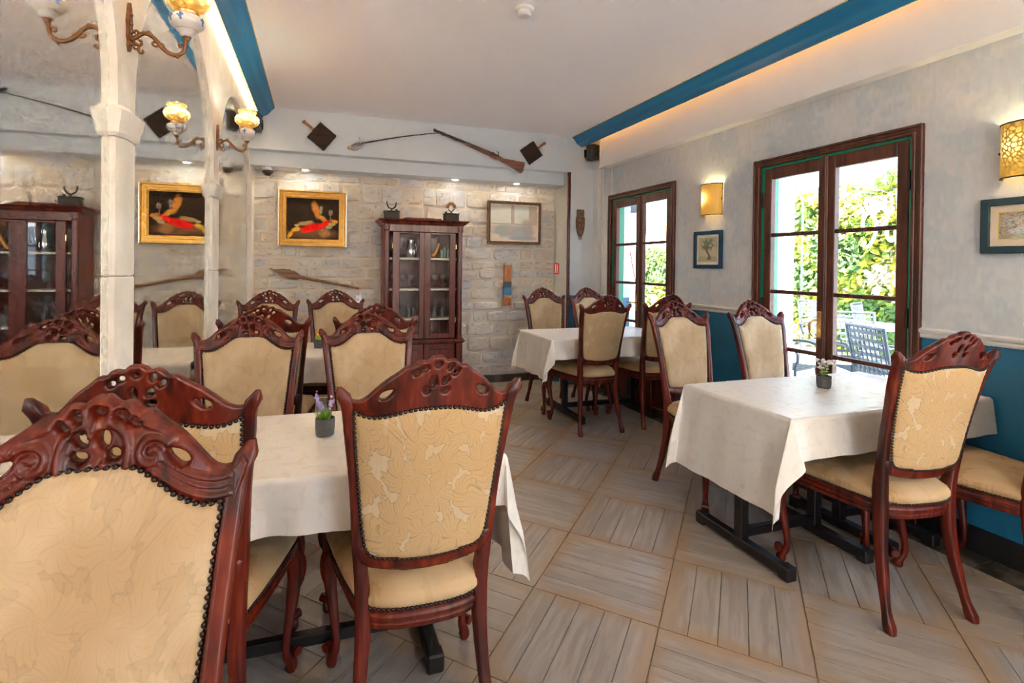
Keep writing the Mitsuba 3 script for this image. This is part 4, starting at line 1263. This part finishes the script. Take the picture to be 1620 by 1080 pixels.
for i, (a, b, g0, g1) in enumerate(((.728, 1.055, .80, 1.003), (1.060, 1.392, 1.122, 1.327))):
    dk = put(k + '__door', cat(bx(a, g0, CY - .006, CY + .022, .585, 1.688, .005), bx(g1, b, CY - .006, CY + .022, .585, 1.688, .005), bx(g0 - .001, g1 + .001, CY - .006, CY + .022, 1.668, 1.688, .005), bx(g0 - .001, g1 + .001, CY - .006, CY + .022, .585, .64, .005)), 'cabinet_wood', False)
    put(dk + '__pane', trimesh.Trimesh([(g0, CY + .01, .64), (g1, CY + .01, .64), (g1, CY + .01, 1.668), (g0, CY + .01, 1.668)], [(0, 1, 2), (0, 2, 3)], process=False), 'pane_glass', False)
    for hz in (.75, 1.52):
        hx = a - .002 if i == 0 else b + .002
        put(dk + '__hinge', tube([(hx, CY - .006, hz), (hx, CY - .006, hz + .05)], .006, 8), 'brass', 30)
    lx, = ((g1 + b) / 2,) if i == 0 else ((a + g0) / 2,)
    if i == 1: put(dk + '__keyhole', cat(bx(lx - .006, lx + .006, CY - .010, CY - .004, 1.12, 1.165, .002)), 'iron_old', False)
    lw = put(k + '__lower_door', cat(bx(a, b, CY - .004, CY + .022, .105, .53, .005)), 'cabinet_wood', False)
    put(lw + '__panel', bx(a + .06, b - .06, CY - .010, CY + .0, .17, .47, .008), 'cabinet_wood', False)
put(k + '__stile', bx(1.050, 1.066, CY - .012, CY + .01, .585, 1.69, .006), 'cabinet_wood', False)
SH = [.795, 1.105, 1.425]
for sz in SH:
    put(k + '__shelf', bx(CX0 + .046, CX1 - .046, CY + .03, YB - .05, sz - .022, sz, .002), 'shelf_white', False)

# glassware standing on the shelves
def wine_glass(r, h):
    return lathe([(r * .85, 0), (r * .8, .002), (.004, .006), (.0035, h * .42), (.008, h * .46), (r * .75, h * .56), (r, h * .72), (r * .95, h * .88), (r * .85, h)], 12, caps=False)


def tumbler(r, h):
    return lathe([(.001, .004), (r * .86, .004), (r * .88, 0), (r * .9, .001), (r, h), (r - .002, h), (r * .86, .01)], 12, caps=False)


GL = {n: mikit.ply(m, 'cup_glass', smooth=True) for n, m in (('wine', wine_glass(.036, .17)), ('tumbler', tumbler(.034, .10)), ('goblet', wine_glass(.042, .14)))}
r_ = np.random.default_rng(5)
for sz, kinds, nm, rows in ((SH[1], ('wine', 'goblet'), 'wine_glass', (CY + .09, CY + .19)), (SH[0], ('tumbler', 'wine'), 'drinking_glass', (CY + .08, CY + .17, CY + .25))):
    for ri, yy in enumerate(rows):
        for xx in np.arange(.745 + .03 * ri, 1.38, .088):
            if .99 < xx < 1.12 and ri == 0: continue
            kk = put(nm, {**GL[kinds[(ri + (sz > 1)) % 2]]}, None, tw=T().translate([float(xx + r_.normal(0, .006)), float(yy + r_.normal(0, .005)), float(sz + .0005)]))
            side = 'left' if xx < 1.06 else 'right'; rw = ('front', 'second', 'rear')[ri]
            tag(kk, f'clear stemmed glass in the {rw} row of the cabinet middle shelf, {side} pane' if nm == 'wine_glass' else f'clear drinking glass in the {rw} row of the cabinet lower shelf, {side} pane', 'glass', f'stemmed glasses, {rw} row behind the {side} pane' if nm == 'wine_glass' else f'drinking glasses, {rw} row behind the {side} pane')
mat('jug_metal', (.55, .55, .58), .15, metallic=1.0)
mat('jar_green', (.16, .24, .20), .15)
mat('horn_orange', (.85, .35, .03), .25, clearcoat=.8)
mat('pot_dark', (.03, .02, .018), .25)
z = SH[2]
tag(put('metal_jug', cat(lathe([(.04, 0), (.045, .01), (.06, .05), (.05, .11), (.032, .15), (.038, .19), (.036, .19), (.030, .15)], 20, (.94, CY + .16, z + .001)), tube(spline([(.978, CY + .14, z + .165), (1.0, CY + .14, z + .13), (.985, CY + .14, z + .06)], 10), .005, 6)), 'jug_metal', 40), 'shiny metal jug on the top shelf behind the left cabinet pane', 'jug')
tag(put('dark_teapot', cat(ball((.815, CY + .12, z + .051), .047, 2, (1, 1, .95)), lathe([(.02, z + .09), (.022, z + .10), (.006, z + .108), (.008, z + .118)], 12, (.815, CY + .12, 0)), tube([(.815, CY + .08, z + .05), (.815, CY + .055, z + .08)], .008, 6)), 'pot_dark', 40), 'dark round teapot on the top shelf behind the left cabinet pane', 'teapot')
tag(put('orange_horn', tube(spline([(1.16, CY + .10, z + .022), (1.19, CY + .10, z + .05), (1.215, CY + .10, z + .10), (1.235, CY + .10, z + .16)], 14), np.linspace(.021, .007, 14), 10), 'horn_orange', 40), 'orange curved vessel on the top shelf behind the right cabinet pane', 'vessel')
for xx, hh in ((1.27, .10), (1.305, .13), (1.345, .11)):
    tag(put('green_jar', lathe([(.018, 0), (.022, .004), (.022, hh * .8), (.012, hh * .9), (.014, hh)], 14, (xx, CY + .13 + (xx - 1.3) * .4, z + .001)), 'jar_green', 30),
        {1.27: 'shortest grey-green jar on the cabinet top shelf, beside the orange vessel', 1.305: 'tallest grey-green jar on the cabinet top shelf', 1.345: 'grey-green jar at the right end of the cabinet top shelf'}[xx], 'jar')

# old charcoal irons on top of the cabinet
def iron(xc, wood, label):
    k = thing('charcoal_iron', label, 'iron')
    z0, y0 = CT + .0415, CY + .06
    put(k + '__body', cat(bx(xc - .075, xc + .075, y0 - .05, y0 + .05, z0, z0 + .078, .006), bx(xc - .080, xc + .080, y0 - .055, y0 + .055, z0 + .074, z0 + .084, .003), bx(xc - .080, xc + .080, y0 - .055, y0 + .055, z0, z0 + .012, .003),
                           tube([(xc + (.05 if not wood else -.055), y0, z0 + .084), (xc + (.05 if not wood else -.055), y0, z0 + .104)], .012, 8)), 'iron_old', False)
    zt = z0 + .084
    if wood:
        arc = [(xc + .038 * math.cos(t), y0, zt + .068 + .038 * math.sin(t)) for t in np.radians(np.linspace(-15, 195, 20))]
        put(k + '__grip', bar(arc, .030, .020, up=(0, 1, 0)), 'handle_wood', 30)
        put(k + '__stem', cat(tube([(xc, y0, zt), (xc, y0, zt + .016)], .007, 8), tube([(xc, y0, zt + .012), (xc - .034, y0, zt + .05)], .005, 6), tube([(xc, y0, zt + .012), (xc + .034, y0, zt + .05)], .005, 6)), 'iron_old', 30)
    else:
        arc = spline([(xc - .046, y0, zt + .098), (xc - .044, y0, zt + .065), (xc - .026, y0, zt + .034), (xc, y0, zt + .024), (xc + .026, y0, zt + .034), (xc + .044, y0, zt + .065), (xc + .046, y0, zt + .095)], 22)
        put(k + '__fork', cat(tube(arc, .0065, 8), tube([(xc, y0, zt), (xc, y0, zt + .026)], .008, 8)), 'iron_old', 30)


iron(.72, False, 'old black charcoal iron without its grip, left on top of the cabinet')
iron(1.352, True, 'old black charcoal iron with an arched wooden grip, right on top of the cabinet')

# ---------------------------------------------------------------- things hung on the back of the room
def board(cx, cz, ang, hl, label, s=.165, hs=1):
    k = thing('wooden_board', label, 'board')
    a = math.radians(ang); c, s_ = math.cos(a), math.sin(a)
    loc = lambda q: [(cx + u * c - v * s_, cz + u * s_ + v * c) for u, v in q]
    y1, y0 = YP - .004, YP - .028
    put(k + '__blade', prism(Polygon(loc([(-s / 2, -s / 2), (s / 2, -s / 2), (s / 2, s / 2), (-s / 2, s / 2)])).buffer(.003), 'y', y0, y1), 'dark_board', False)
    hp = [(cx + hs * u * c, YP - .016, cz + hs * u * s_) for u in (s / 2 - .01, s / 2 + .03, s / 2 + .07, s / 2 + hl)]
    put(k + '__handle', tube(spline(hp, 14), np.r_[np.linspace(.012, .011, 8), np.linspace(.012, .017, 6)], 10), 'handle_wood', 40)


board(.03, 2.59, 142, .125, 'dark square board with reddish handle hung left of the sword', .19)
board(2.247, 2.607, 37, .115, 'dark square board with light handle hung right of the musket', .185)
k = thing('sabre', 'old sabre with basket hilt, crossing tips with the musket', 'sword')
A_, B_ = np.array([.40, YP - .018, 2.553]), np.array([1.19, YP - .008, 2.732])
dv = (B_ - A_) / np.linalg.norm(B_ - A_); up_ = np.array([-dv[2], 0, dv[0]])
pts = np.array([A_ + dv * (.86 * t) + up_ * (.012 * math.sin(math.pi * t)) for t in np.linspace(0, .95, 24)])
put(k + '__blade', bar(pts, np.linspace(.008, .004, 24), np.linspace(.034, .012, 24), up=(0, 1, 0)), 'iron_old', False)
put(k + '__grip', tube(spline([A_, A_ - dv * .05 - up_ * .006, A_ - dv * .105 - up_ * .022], 10), np.linspace(.010, .013, 10), 8), 'walnut', 40)
put(k + '__pommel', cat(ball(A_ - dv * .115 - up_ * .024, .019, 1, (1.2, .9, .9)), ball(A_ - dv * .09 - up_ * .03, .012, 1)), 'brass', 40)
gd = [tube(spline([A_ + dv * .01 + up_ * .0, A_ - dv * .03 + np.array([0, -o, 0]) - up_ * w, A_ - dv * .07 + np.array([0, -o, 0]) - up_ * (w + .012), A_ - dv * .115 - up_ * .03], 14), .0042, 6) for o, w in ((.0, .050), (.03, .040), (.035, .012), (.03, -.012))]
gd.append(tube([A_ - up_ * .055, A_ + up_ * .055], .005, 6)); gd.append(ball(A_ + up_ * .058, .008, 1)); gd.append(tube([A_ + dv * .03 + up_ * np.cos(t) * .03 + np.array([0, -.02 * np.sin(t), 0]) for t in np.linspace(0, math.pi * 1.9, 14)], .004, 6))
put(k + '__guard', cat(*gd), 'jug_metal', 40)
k = thing('musket', 'long wooden musket slanting down to the right on the pale beam', 'gun')
A_, B_ = np.array([1.128, YP - .042, 2.752]), np.array([2.14, YP - .042, 2.44])
L = np.linalg.norm(B_ - A_); dv = (B_ - A_) / L; up_ = np.array([-dv[2], 0, dv[0]])
at_ = lambda s, o=0.0, yo=0.0: A_ + dv * s * L + up_ * o + np.array([0, yo, 0])
put(k + '__barrel', cat(tube([at_(0, .006), at_(.66, .008)], np.array([.0085, .013]), 10), tube([at_(0.01, -.008), at_(.35, -.010)], .004, 6), *[tube([at_(s, -.002), at_(s + .012, -.002)], .016, 10) for s in (.10, .24)], ball(at_(.015, .018), .005, 1)), 'iron_old', 30)
st = Polygon([(x * L, z_) for x, z_ in [(.345, .006), (.45, .008), (.60, .012), (.68, .013), (.73, .004), (.765, -.004), (.79, .002), (.86, .018), (1.0, .046), (1.008, -.044), (1.0, -.074), (.90, -.052), (.80, -.036), (.765, -.036), (.74, -.030), (.70, -.034), (.62, -.026), (.47, -.018), (.345, -.012)]]).buffer(.004).buffer(-.002)
sm = prism(st, 'y', -.018, .018)
M = np.eye(4); M[:3, 0] = dv; M[:3, 2] = up_; M[:3, 1] = (0, 1, 0); M[:3, 3] = A_
put(k + '__stock', xf(sm, M), 'walnut', False)
put(k + '__lock', cat(xf(bx(.615 * L, .70 * L, -.024, -.017, -.012, .006, .002), M), tube(spline([at_(.685, .004, -.024), at_(.70, .022, -.026), at_(.69, .036, -.026), at_(.676, .032, -.026)], 10), .0045, 6), xf(bx(.64 * L, .655 * L, -.026, -.016, .0, .022, .002), M)), 'iron_old', 30)
put(k + '__trigger_guard', cat(tube(spline([at_(.61, -.030), at_(.64, -.052), at_(.68, -.054), at_(.72, -.034)], 14), .0032, 6), tube([at_(.665, -.028), at_(.66, -.046)], .003, 6)), 'brass', 30)

# oar on the stone wall
k = thing('oar', 'weathered wooden oar lying aslant on the stone wall below the gold frame', 'oar')
YO = YB - .050
bl = Polygon([(-.455, 1.298), (-.42, 1.284), (-.375, 1.288), (-.33, 1.290), (-.27, 1.283), (-.225, 1.268), (-.190, 1.246), (-.168, 1.222), (-.160, 1.212), (-.168, 1.200), (-.20, 1.192), (-.26, 1.198), (-.32, 1.218), (-.37, 1.250), (-.41, 1.272)]).buffer(.004)
put(k + '__blade', prism(bl, 'y', YO - .012, YO + .012), 'oar_wood', False)
put(k + '__shaft', tube([(-.19, YO, 1.218), (.10, YO, 1.159), (.42, YO, 1.094)], np.array([.017, .014, .012]), 8), 'oar_wood', 40)


def plank_fn(p, n, uv):
    v = (p.z - .898) / .495
    k = mix((.32, .10, .03), (.50, .20, .06), noise(p.x * 60, 1.0, p.z * 7))
    k = mix(k, (.05, .16, .30), smoothstep(.16, .18, v) * (1 - smoothstep(.52, .56, v + .12 * noise(p.x * 30, 2, p.z * 20))))
    k = mix(k, (.02, .05, .09), smoothstep(.40, .43, v) * (1 - smoothstep(.52, .58, v)))
    k = mix(k, (.60, .33, .08), smoothstep(.14, .16, v) * (1 - smoothstep(.22, .25, v)) * smoothstep(.45, .55, noise(p.x * 40, 3, p.z * 40)))
    return mix(k, (.48, .50, .48), smoothstep(.93, .95, v))


mat('painted_plank', proc(plank_fn), .5)
tag(put('painted_plank', hull([(2.050, YB - .065, .90), (2.148, YB - .065, .898), (2.148, YB - .03, .898), (2.050, YB - .03, .90), (2.068, YB - .065, 1.392), (2.153, YB - .065, 1.392), (2.153, YB - .03, 1.392), (2.068, YB - .03, 1.392)]), 'painted_plank', False),
    'narrow upright wooden plank painted orange and blue, on the stone wall', 'plank')
k = thing('wooden_mask', 'long dark carved wooden mask on the pale pilaster below the loudspeaker', 'mask')
mz = lambda z_, w, d: np.array([(2.873 + w * math.cos(t), YP - .002 - d * max(0, math.sin(t)), z_) for t in np.linspace(0, 2 * math.pi, 17)[:-1]])
put(k + '__face', loft([mz(1.70, .020, .02), mz(1.735, .040, .035), mz(1.80, .054, .045), mz(1.87, .058, .050), mz(1.915, .057, .045), mz(1.918, .046, .04), mz(1.99, .048, .04), mz(2.005, .044, .035)]), 'old_wood', 30)
put(k + '__nose', bar([(2.873, YP - .046, 1.90), (2.873, YP - .060, 1.83), (2.873, YP - .054, 1.80)], .016, .022, up=(0, 1, 0)), 'old_wood', 30)
put(k + '__eye', cat(*[ball((2.873 + s * .026, YP - .042, 1.865), .010, 1, (1.3, .6, .5)) for s in (-1, 1)]), 'dark_board', 40)
put(k + '__prong', cat(*[tube([(2.873 + s * .010, YP - .014, 1.705), (2.873 + s * .013, YP - .012, 1.665)], .006, 6) for s in (-1, 1)]), 'old_wood', 30)


def speaker(x, y, rz, label):
    k = thing('loudspeaker', label, 'speaker')
    M = rotz(rz, (x, y, 2.565))
    put(k + '__box', xf(loft([np.array([(s * w, -d, z_) for s in (-1, 1)] + [(w * .75, .05, z_), (-w * .75, .05, z_)])[[0, 1, 2, 3]] for z_, w, d in ((0, .052, .048), (.006, .056, .052), (.165, .060, .055), (.172, .056, .05))]), M), 'plastic_black', False)
    put(k + '__grille', xf(bx(-.046, .046, -.060, -.050, .012, .160, .004), M), 'steel_black', False)
    put(k + '__bracket', xf(cat(bx(-.012, .012, .04, .085, .07, .10), bx(-.03, .03, .08, .09, .04, .13)), M), 'steel_black', False)
    tag(put(k + '__badge', xf(bx(-.008, .008, -.0615, -.060, .018, .024), M), 'chrome', False), 'tiny pale badge')


speaker(2.965, YP - .092, .35, 'small black loudspeaker under the end of the right blue cornice')
speaker(-.565, YP - .092, -.45, 'small black loudspeaker hidden behind the farther brass lamp')
k = thing('dome_camera', 'small dark dome camera under the beam in the mirror corner', 'camera')
put(k + '__base', lathe([(.062, 2.2945), (.062, 2.270), (.056, 2.262)], 24, (-.475, 5.40, 0)), 'plastic_white', 30)
put(k + '__dome', lathe([(.050, 2.264), (.049, 2.250), (.040, 2.230), (.022, 2.216), (.001, 2.212)], 24, (-.475, 5.40, 0)), 'pot_dark', True)
for i, (xx, yy, on) in enumerate(((-.124, 5.40, 1), (.632, 5.40, 0), (1.44, 5.40, 1), (2.169, 5.40, 1))):
    k = thing('downlight', ['lit recessed spotlight above the gold framed painting', 'unlit recessed spotlight left of the cabinet', 'lit recessed spotlight above the right end of the cabinet', 'lit recessed spotlight above the pale painting'][i], 'spotlight')
    put(k + '__ring', lathe([(.028, 2.2945), (.040, 2.2945), (.040, 2.290), (.036, 2.288), (.028, 2.290)], 20, (xx, yy, 0), False), 'chrome', 30)
    dm = trimesh.creation.cylinder(radius=.028, height=.004, sections=20); dm.apply_translation((xx, yy, 2.2915))
    put(k + '__lens', mikit.ply(dm, 'plastic_white', smooth=False, **({'emitter': {'type': 'area', 'radiance': rgb(480, 360, 240)}} if on else {})), None)
k = thing('smoke_detector', 'white round smoke detector on the ceiling at the top of the photo', 'smoke detector')
put(k + '__base', lathe([(.055, ZC), (.055, ZC - .012), (.048, ZC - .018)], 28, (1.123, 2.709, 0)), 'plastic_white', 30)
put(k + '__head', lathe([(.040, ZC - .016), (.040, ZC - .034), (.030, ZC - .044), (.001, ZC - .046)], 28, (1.123, 2.709, 0)), 'plastic_white', 30)
k = thing('fire_sign', 'small red sign with white symbols on the side of the niche', 'sign')
put(k + '__plate', bx(2.718, 2.7215, 5.405, 5.525, 1.258, 1.392, .001), 'sign_red', False)
sg = [bx(2.7165, 2.719, 5.432, 5.452, 1.275, 1.345), bx(2.7165, 2.719, 5.428, 5.456, 1.350, 1.358), bx(2.7165, 2.719, 5.436, 5.448, 1.36, 1.372)]
sg += [bx(2.7165, 2.719, 5.475, 5.508, a, a + .016) for a in (1.275, 1.305, 1.335, 1.362)] + [bx(2.7165, 2.719, 5.484, 5.499, 1.275, 1.378)]
put(k + '__symbol', cat(*sg), 'sign_white', False)
k = thing('glass_screen', 'low clear glass screen behind the chairs of the orange-flower table', 'glass screen')
put(k + '__sheet', trimesh.Trimesh([(-.60, 5.12, .1), (.42, 5.12, .1), (.42, 5.12, 1.045), (-.60, 5.12, 1.045)], [(0, 1, 2), (0, 2, 3)], process=False), 'pane_glass', False)
put(k + '__edge', cat(tube([(-.60, 5.12, 1.045), (.41, 5.12, 1.045)], .0025, 6), tube([(.42, 5.12, .1), (.42, 5.12, 1.04)], .0025, 6)), 'cup_glass', 30)
put(k + '__clamp', cat(bx(-.20, -.16, 5.10, 5.14, .06, .13, .004), bx(.30, .34, 5.10, 5.14, .06, .13, .004), bx(-.50, -.46, 5.10, 5.14, .06, .13, .004)), 'chrome', False)
put(k + '__rail', bx(-.60, .42, 5.10, 5.14, 0, .06, .004), 'chrome', False)

# ---------------------------------------------------------------- outside the windows
struct('terrace', bx(XR + .24, 30, -12, 40, -.30, -.06), 'terrace_paving', False)
struct('terrace_rear', bx(-20, XR + .24, -20, YR - .2, -.30, -.06), 'terrace_paving', False)
struct('outside_pier', bx(3.55, 3.95, 3.345, 3.80, -.06, 3.6, .01), 'white_render', False)
struct('outside_wall', bx(3.30, 4.05, 5.70, 6.0, -.06, 3.6, .01), 'white_render', False)
r_ = np.random.default_rng(21)


def hedge(x, y0, y1, z1, n, label, seed, zb=-.05):
    r = np.random.default_rng(seed)
    k = thing('ivy_hedge', label, 'hedge')
    put(k + '__core', bx(x + .18, x + .5, y0, y1, -.06, z1 - .15), 'hedge_core', False)
    for mi_, lo, hi in (('ivy_c', -1, .40), ('ivy_a', .40, .52), ('ivy_b', .52, .62), ('ivy_d', .62, 2)):
        m = n
        c = np.c_[x + r.uniform(-.12, .22, m), r.uniform(y0, y1, m), zb + (z1 - zb) * r.random(m)]
        c[:, 0] += .22 * (meshkit.fbm(c * [0, 1.3, 1.3] + seed, 3) - .5)
        c[:, 2] += (c[:, 2] > z1 - .3) * (meshkit.noise(c * [0, 2.5, 0]) - .6) * .4
        f_ = meshkit.fbm(c * [0, 2.1, 1.7] + seed * 7, 3) + r.normal(0, .05, m)
        c = c[(f_ > lo) & (f_ <= hi)]; m = len(c)
        nrm = r.normal(0, .55, (m, 3)) + [-.8, 0, .5]; nrm /= np.linalg.norm(nrm, axis=1, keepdims=True)
        a = np.cross(nrm, r.normal(0, 1, (m, 3))); a /= np.linalg.norm(a, axis=1, keepdims=True); b = np.cross(nrm, a)
        s = r.uniform(.045, .095, (m, 1))
        V = np.stack([c - a * s, c + b * s * .6 + nrm * s * .15, c + a * s, c - b * s * .6 + nrm * s * .15], 1).reshape(-1, 3)
        o = np.arange(m)[:, None] * 4
        tag(put(k + '__leaves', trimesh.Trimesh(V, np.vstack([o + [0, 1, 2], o + [0, 2, 3]]), process=False), mi_, False), None, None, None, 'stuff')


hedge(8.6, 3.2, 9.0, 2.95, 14000, 'tall sunlit ivy hedge seen through the nearer french door', 1)
hedge(8.6, 9.4, 16.0, 2.0, 9000, 'lower sunlit hedge under the orange awning, seen through the farther door', 2)
k = thing('awning', 'orange and white awning above the lower hedge, seen through the farther door', 'awning')
put(k + '__cover', hull([(9.6, 9.6, 2.62), (9.6, 16, 2.62), (12.5, 9.6, 3.3), (12.5, 16, 3.3), (9.6, 9.6, 2.58), (9.6, 16, 2.58), (12.5, 9.6, 3.26), (12.5, 16, 3.26)]), 'awning_orange', False)
put(k + '__valance', bx(9.57, 9.60, 9.6, 16, 2.18, 2.60, .004), 'awning_orange', False)
put(k + '__stripe', bx(9.565, 9.575, 9.6, 16, 2.28, 2.33), 'awning_white', False)
for yy in (9.7, 15.7): put(k + '__post', bx(9.7, 9.76, yy, yy + .06, -.06, 2.6), 'metal_pale', False)
k = thing('parasol', 'white parasol over the terrace behind the nearer french door', 'parasol')
ap = np.array([7.0, 3.4, 3.5]); cn = [np.array([7.0 + 1.3 * sx, 3.4 + 1.6 * sy, 2.80]) for sx, sy in ((-1, -1), (1, -1), (1, 1), (-1, 1))]
put(k + '__canopy', trimesh.Trimesh([ap, *cn], [(0, 1, 2), (0, 2, 3), (0, 3, 4), (0, 4, 1)], process=False), 'awning_white', False)
put(k + '__pole', tube([(7.0, 3.4, -.06), (7.0, 3.4, 3.5)], .024, 10), 'metal_greyblue', 30)
put(k + '__rib', cat(*[tube([ap - [0, 0, .03], c] , .010, 6) for c in cn]), 'metal_greyblue', 30)
k = thing('sign_board', 'white lettering of the restaurant sign hung before the ivy hedge', 'sign')
SX = 8.30


def letters(txt, h, y, z):
    m = meshkit.text_mesh(txt, h, .02, True)
    v = m.vertices.copy(); m.vertices = np.c_[SX - v[:, 2], y - v[:, 0], z + v[:, 1]]
    m.fix_normals()
    return m


put(k + '__lettering', letters('RESTO', .13, 5.80, 2.38), 'sign_white', False)
scr_ = [spline([(SX, 5.72, 2.28), (SX, 5.63, 2.10), (SX, 5.66, 1.85), (SX, 5.76, 1.72), (SX, 5.82, 1.78)], 24), spline([(SX, 5.82, 2.02), (SX, 5.80, 2.20), (SX, 5.68, 2.31), (SX, 5.52, 2.30), (SX, 5.46, 2.17), (SX, 5.54, 2.05), (SX, 5.65, 2.02)], 30),
        spline([(SX, 5.36, 2.0), (SX, 5.44, 2.0), (SX, 5.46, 1.88), (SX, 5.40, 1.80), (SX, 5.34, 1.88), (SX, 5.33, 2.0), (SX, 5.33, 1.84), (SX, 5.27, 1.80)], 30)]
put(k + '__script_lettering', cat(*[tube(c, .026, 8) for c in scr_]), 'sign_white', 30)
put(k + '__wire', tube([(SX + .02, 4.2, 2.60), (SX + .02, 6.9, 2.58)], .006, 6), 'metal_greyblue', 30)
for yy in (4.2, 6.9): put(k + '__post', tube([(SX + .02, yy, -.06), (SX + .02, yy, 2.64)], .02, 8), 'metal_greyblue', 30)
put(k + '__hanger', cat(*[tube([(SX + .01, yy, 2.60), (SX + .01, yy, 2.26)], .004, 5) for yy in (5.72, 5.55, 5.36)]), 'metal_greyblue', 30)


def garden_chair(x, y, deg, label, bsdf='metal_greyblue'):
    k = thing('garden_chair', label, 'garden chair', 'metal garden chairs on the terrace')
    tw = T().translate([x, y, -.06]).rotate([0, 0, 1], deg)
    for d, n in zip(GC, GCN): put(f'{k}__{n}', {**d, 'bsdf': {'type': 'ref', 'id': bsdf}}, None, tw=tw)


hb = lambda s: [(s * .21, .20, 0), (s * .21, .21, .43), (s * .205, -.20, .45), (s * .20, -.29, .95)]
GCm = [cat(tube(spline([(-.21, -.20, .44), (-.20, -.24, .62), (-.20, -.31, .98)], 10), .013, 8), tube(spline([(.21, -.20, .44), (.20, -.24, .62), (.20, -.31, .98)], 10), .013, 8), tube([(-.20, -.31, .97), (.20, -.31, .97)], .013, 8)),
       cat(*[bx(-.20, .20, -.315 + .10 * (1 - t), -.309 + .10 * (1 - t), .50 + .45 * t - .012, .50 + .45 * t + .012) for t in np.linspace(.05, .95, 8)]),
       cat(*[tube([(xx, -.215, .48), (xx * .97, -.31, .96)], .006, 4) for xx in np.linspace(-.17, .17, 8)]),
       cat(*[bx(-.21, .21, yy - .016, yy + .016, .43, .44) for yy in np.linspace(-.19, .21, 9)]),
       cat(*[tube(spline([(s * .225, .20, .44), (s * .235, .20, .64), (s * .235, -.10, .66), (s * .215, -.25, .66)], 12), .012, 8) for s in (-1, 1)])]
GCN = ['back_frame', 'cross_slats', 'upright_slats', 'seat_slats', 'armrest']
for s, yy, dy in ((-1, .20, .03), (1, .20, .03), (-1, -.19, -.07), (1, -.19, -.07)):
    GCm.append(tube([(s * .21, yy, .44), (s * .225, yy + dy, 0)], .013, 8)); GCN.append('leg')
GC = [mikit.ply(m, 'metal_greyblue', smooth=30) for m in GCm]
garden_chair(4.55, 3.95, -165, 'grey metal garden chair seen through the narrow part of the left door leaf')
garden_chair(5.15, 3.55, 150, 'grey metal garden chair behind the pale one, right leaf of the nearer door')
garden_chair(4.35, 2.72, -110, 'pale grey tubular garden chair closest to the nearer french door', 'metal_pale')
garden_chair(6.6, 5.1, 160, 'grey garden chair by the hedge, left of the tan outdoor table')
garden_chair(6.9, 4.55, 200, 'grey garden chair by the hedge, behind the tan outdoor table')
k = thing('garden_table', 'tan topped garden table seen through the nearer french door', 'garden table')
put(k + '__tabletop', bx(5.75, 6.45, 3.75, 4.75, .70, .73, .006), 'table_top_tan', False)
put(k + '__leg', cat(bx(6.07, 6.13, 4.22, 4.28, -.03, .70)), 'metal_greyblue', False)
put(k + '__base', bx(5.85, 6.35, 4.0, 4.5, -.06, -.03, .006), 'metal_greyblue', False)
k = thing('outdoor_speaker', 'dark box speaker on the white wall outside the farther door', 'speaker')
put(k + '__box', bx(3.62, 3.90, 5.48, 5.64, 2.05, 2.28, .01), 'metal_greyblue', False)
put(k + '__bracket', bx(3.72, 3.80, 5.63, 5.70, 2.12, 2.2), 'steel_black', False)
tag(put('cord', tube(spline([(3.56, 5.60, 2.30), (3.60, 5.44, 2.0), (3.78, 5.45, 1.3), (3.9, 5.4, .7), (3.92, 5.4, -.05)], 20), .006, 6), 'sign_red', 30), 'thin red cord hanging outside the farther door', 'cord')

tag(put('cable', cat(tube([(XR - .004, 4.80, DT), (XR - .004, 4.80, 2.437)], .004, 6), tube([(XR - .004, 4.80, 2.436), (XR - .03, 4.81, 2.434)], .004, 6)), 'plastic_white', 30), 'thin white cable running down the wall above the farther door', 'cable')

# two opal globe pendants over the tables behind the camera
mat('opal_glass', (.9, .88, .84), .3)
for xx, lb in ((1.45, 'opal glass globe pendant behind the camera, nearer the mirrors'), (2.55, 'opal glass globe pendant behind the camera, nearer the windows')):
    k = thing('pendant_lamp', lb, 'lamp')
    put(k + '__globe', mikit.ply(ball((xx, -.95, 2.22), .18, 3), 'opal_glass', smooth=True, emitter={'type': 'area', 'radiance': rgb(24 * PEND, 20.6 * PEND, 16.4 * PEND)}), None)
    put(k + '__cord', tube([(xx, -.95, 2.40), (xx, -.95, ZC)], .006, 8), 'plastic_black', 30)
    put(k + '__cap', lathe([(.06, 2.375), (.05, 2.41), (.02, 2.43)], 20, (xx, -.95, 0)), 'brass', 30)
    put(k + '__canopy', lathe([(.05, ZC), (.05, ZC - .02), (.02, ZC - .03)], 20, (xx, -.95, 0)), 'brass', 30)
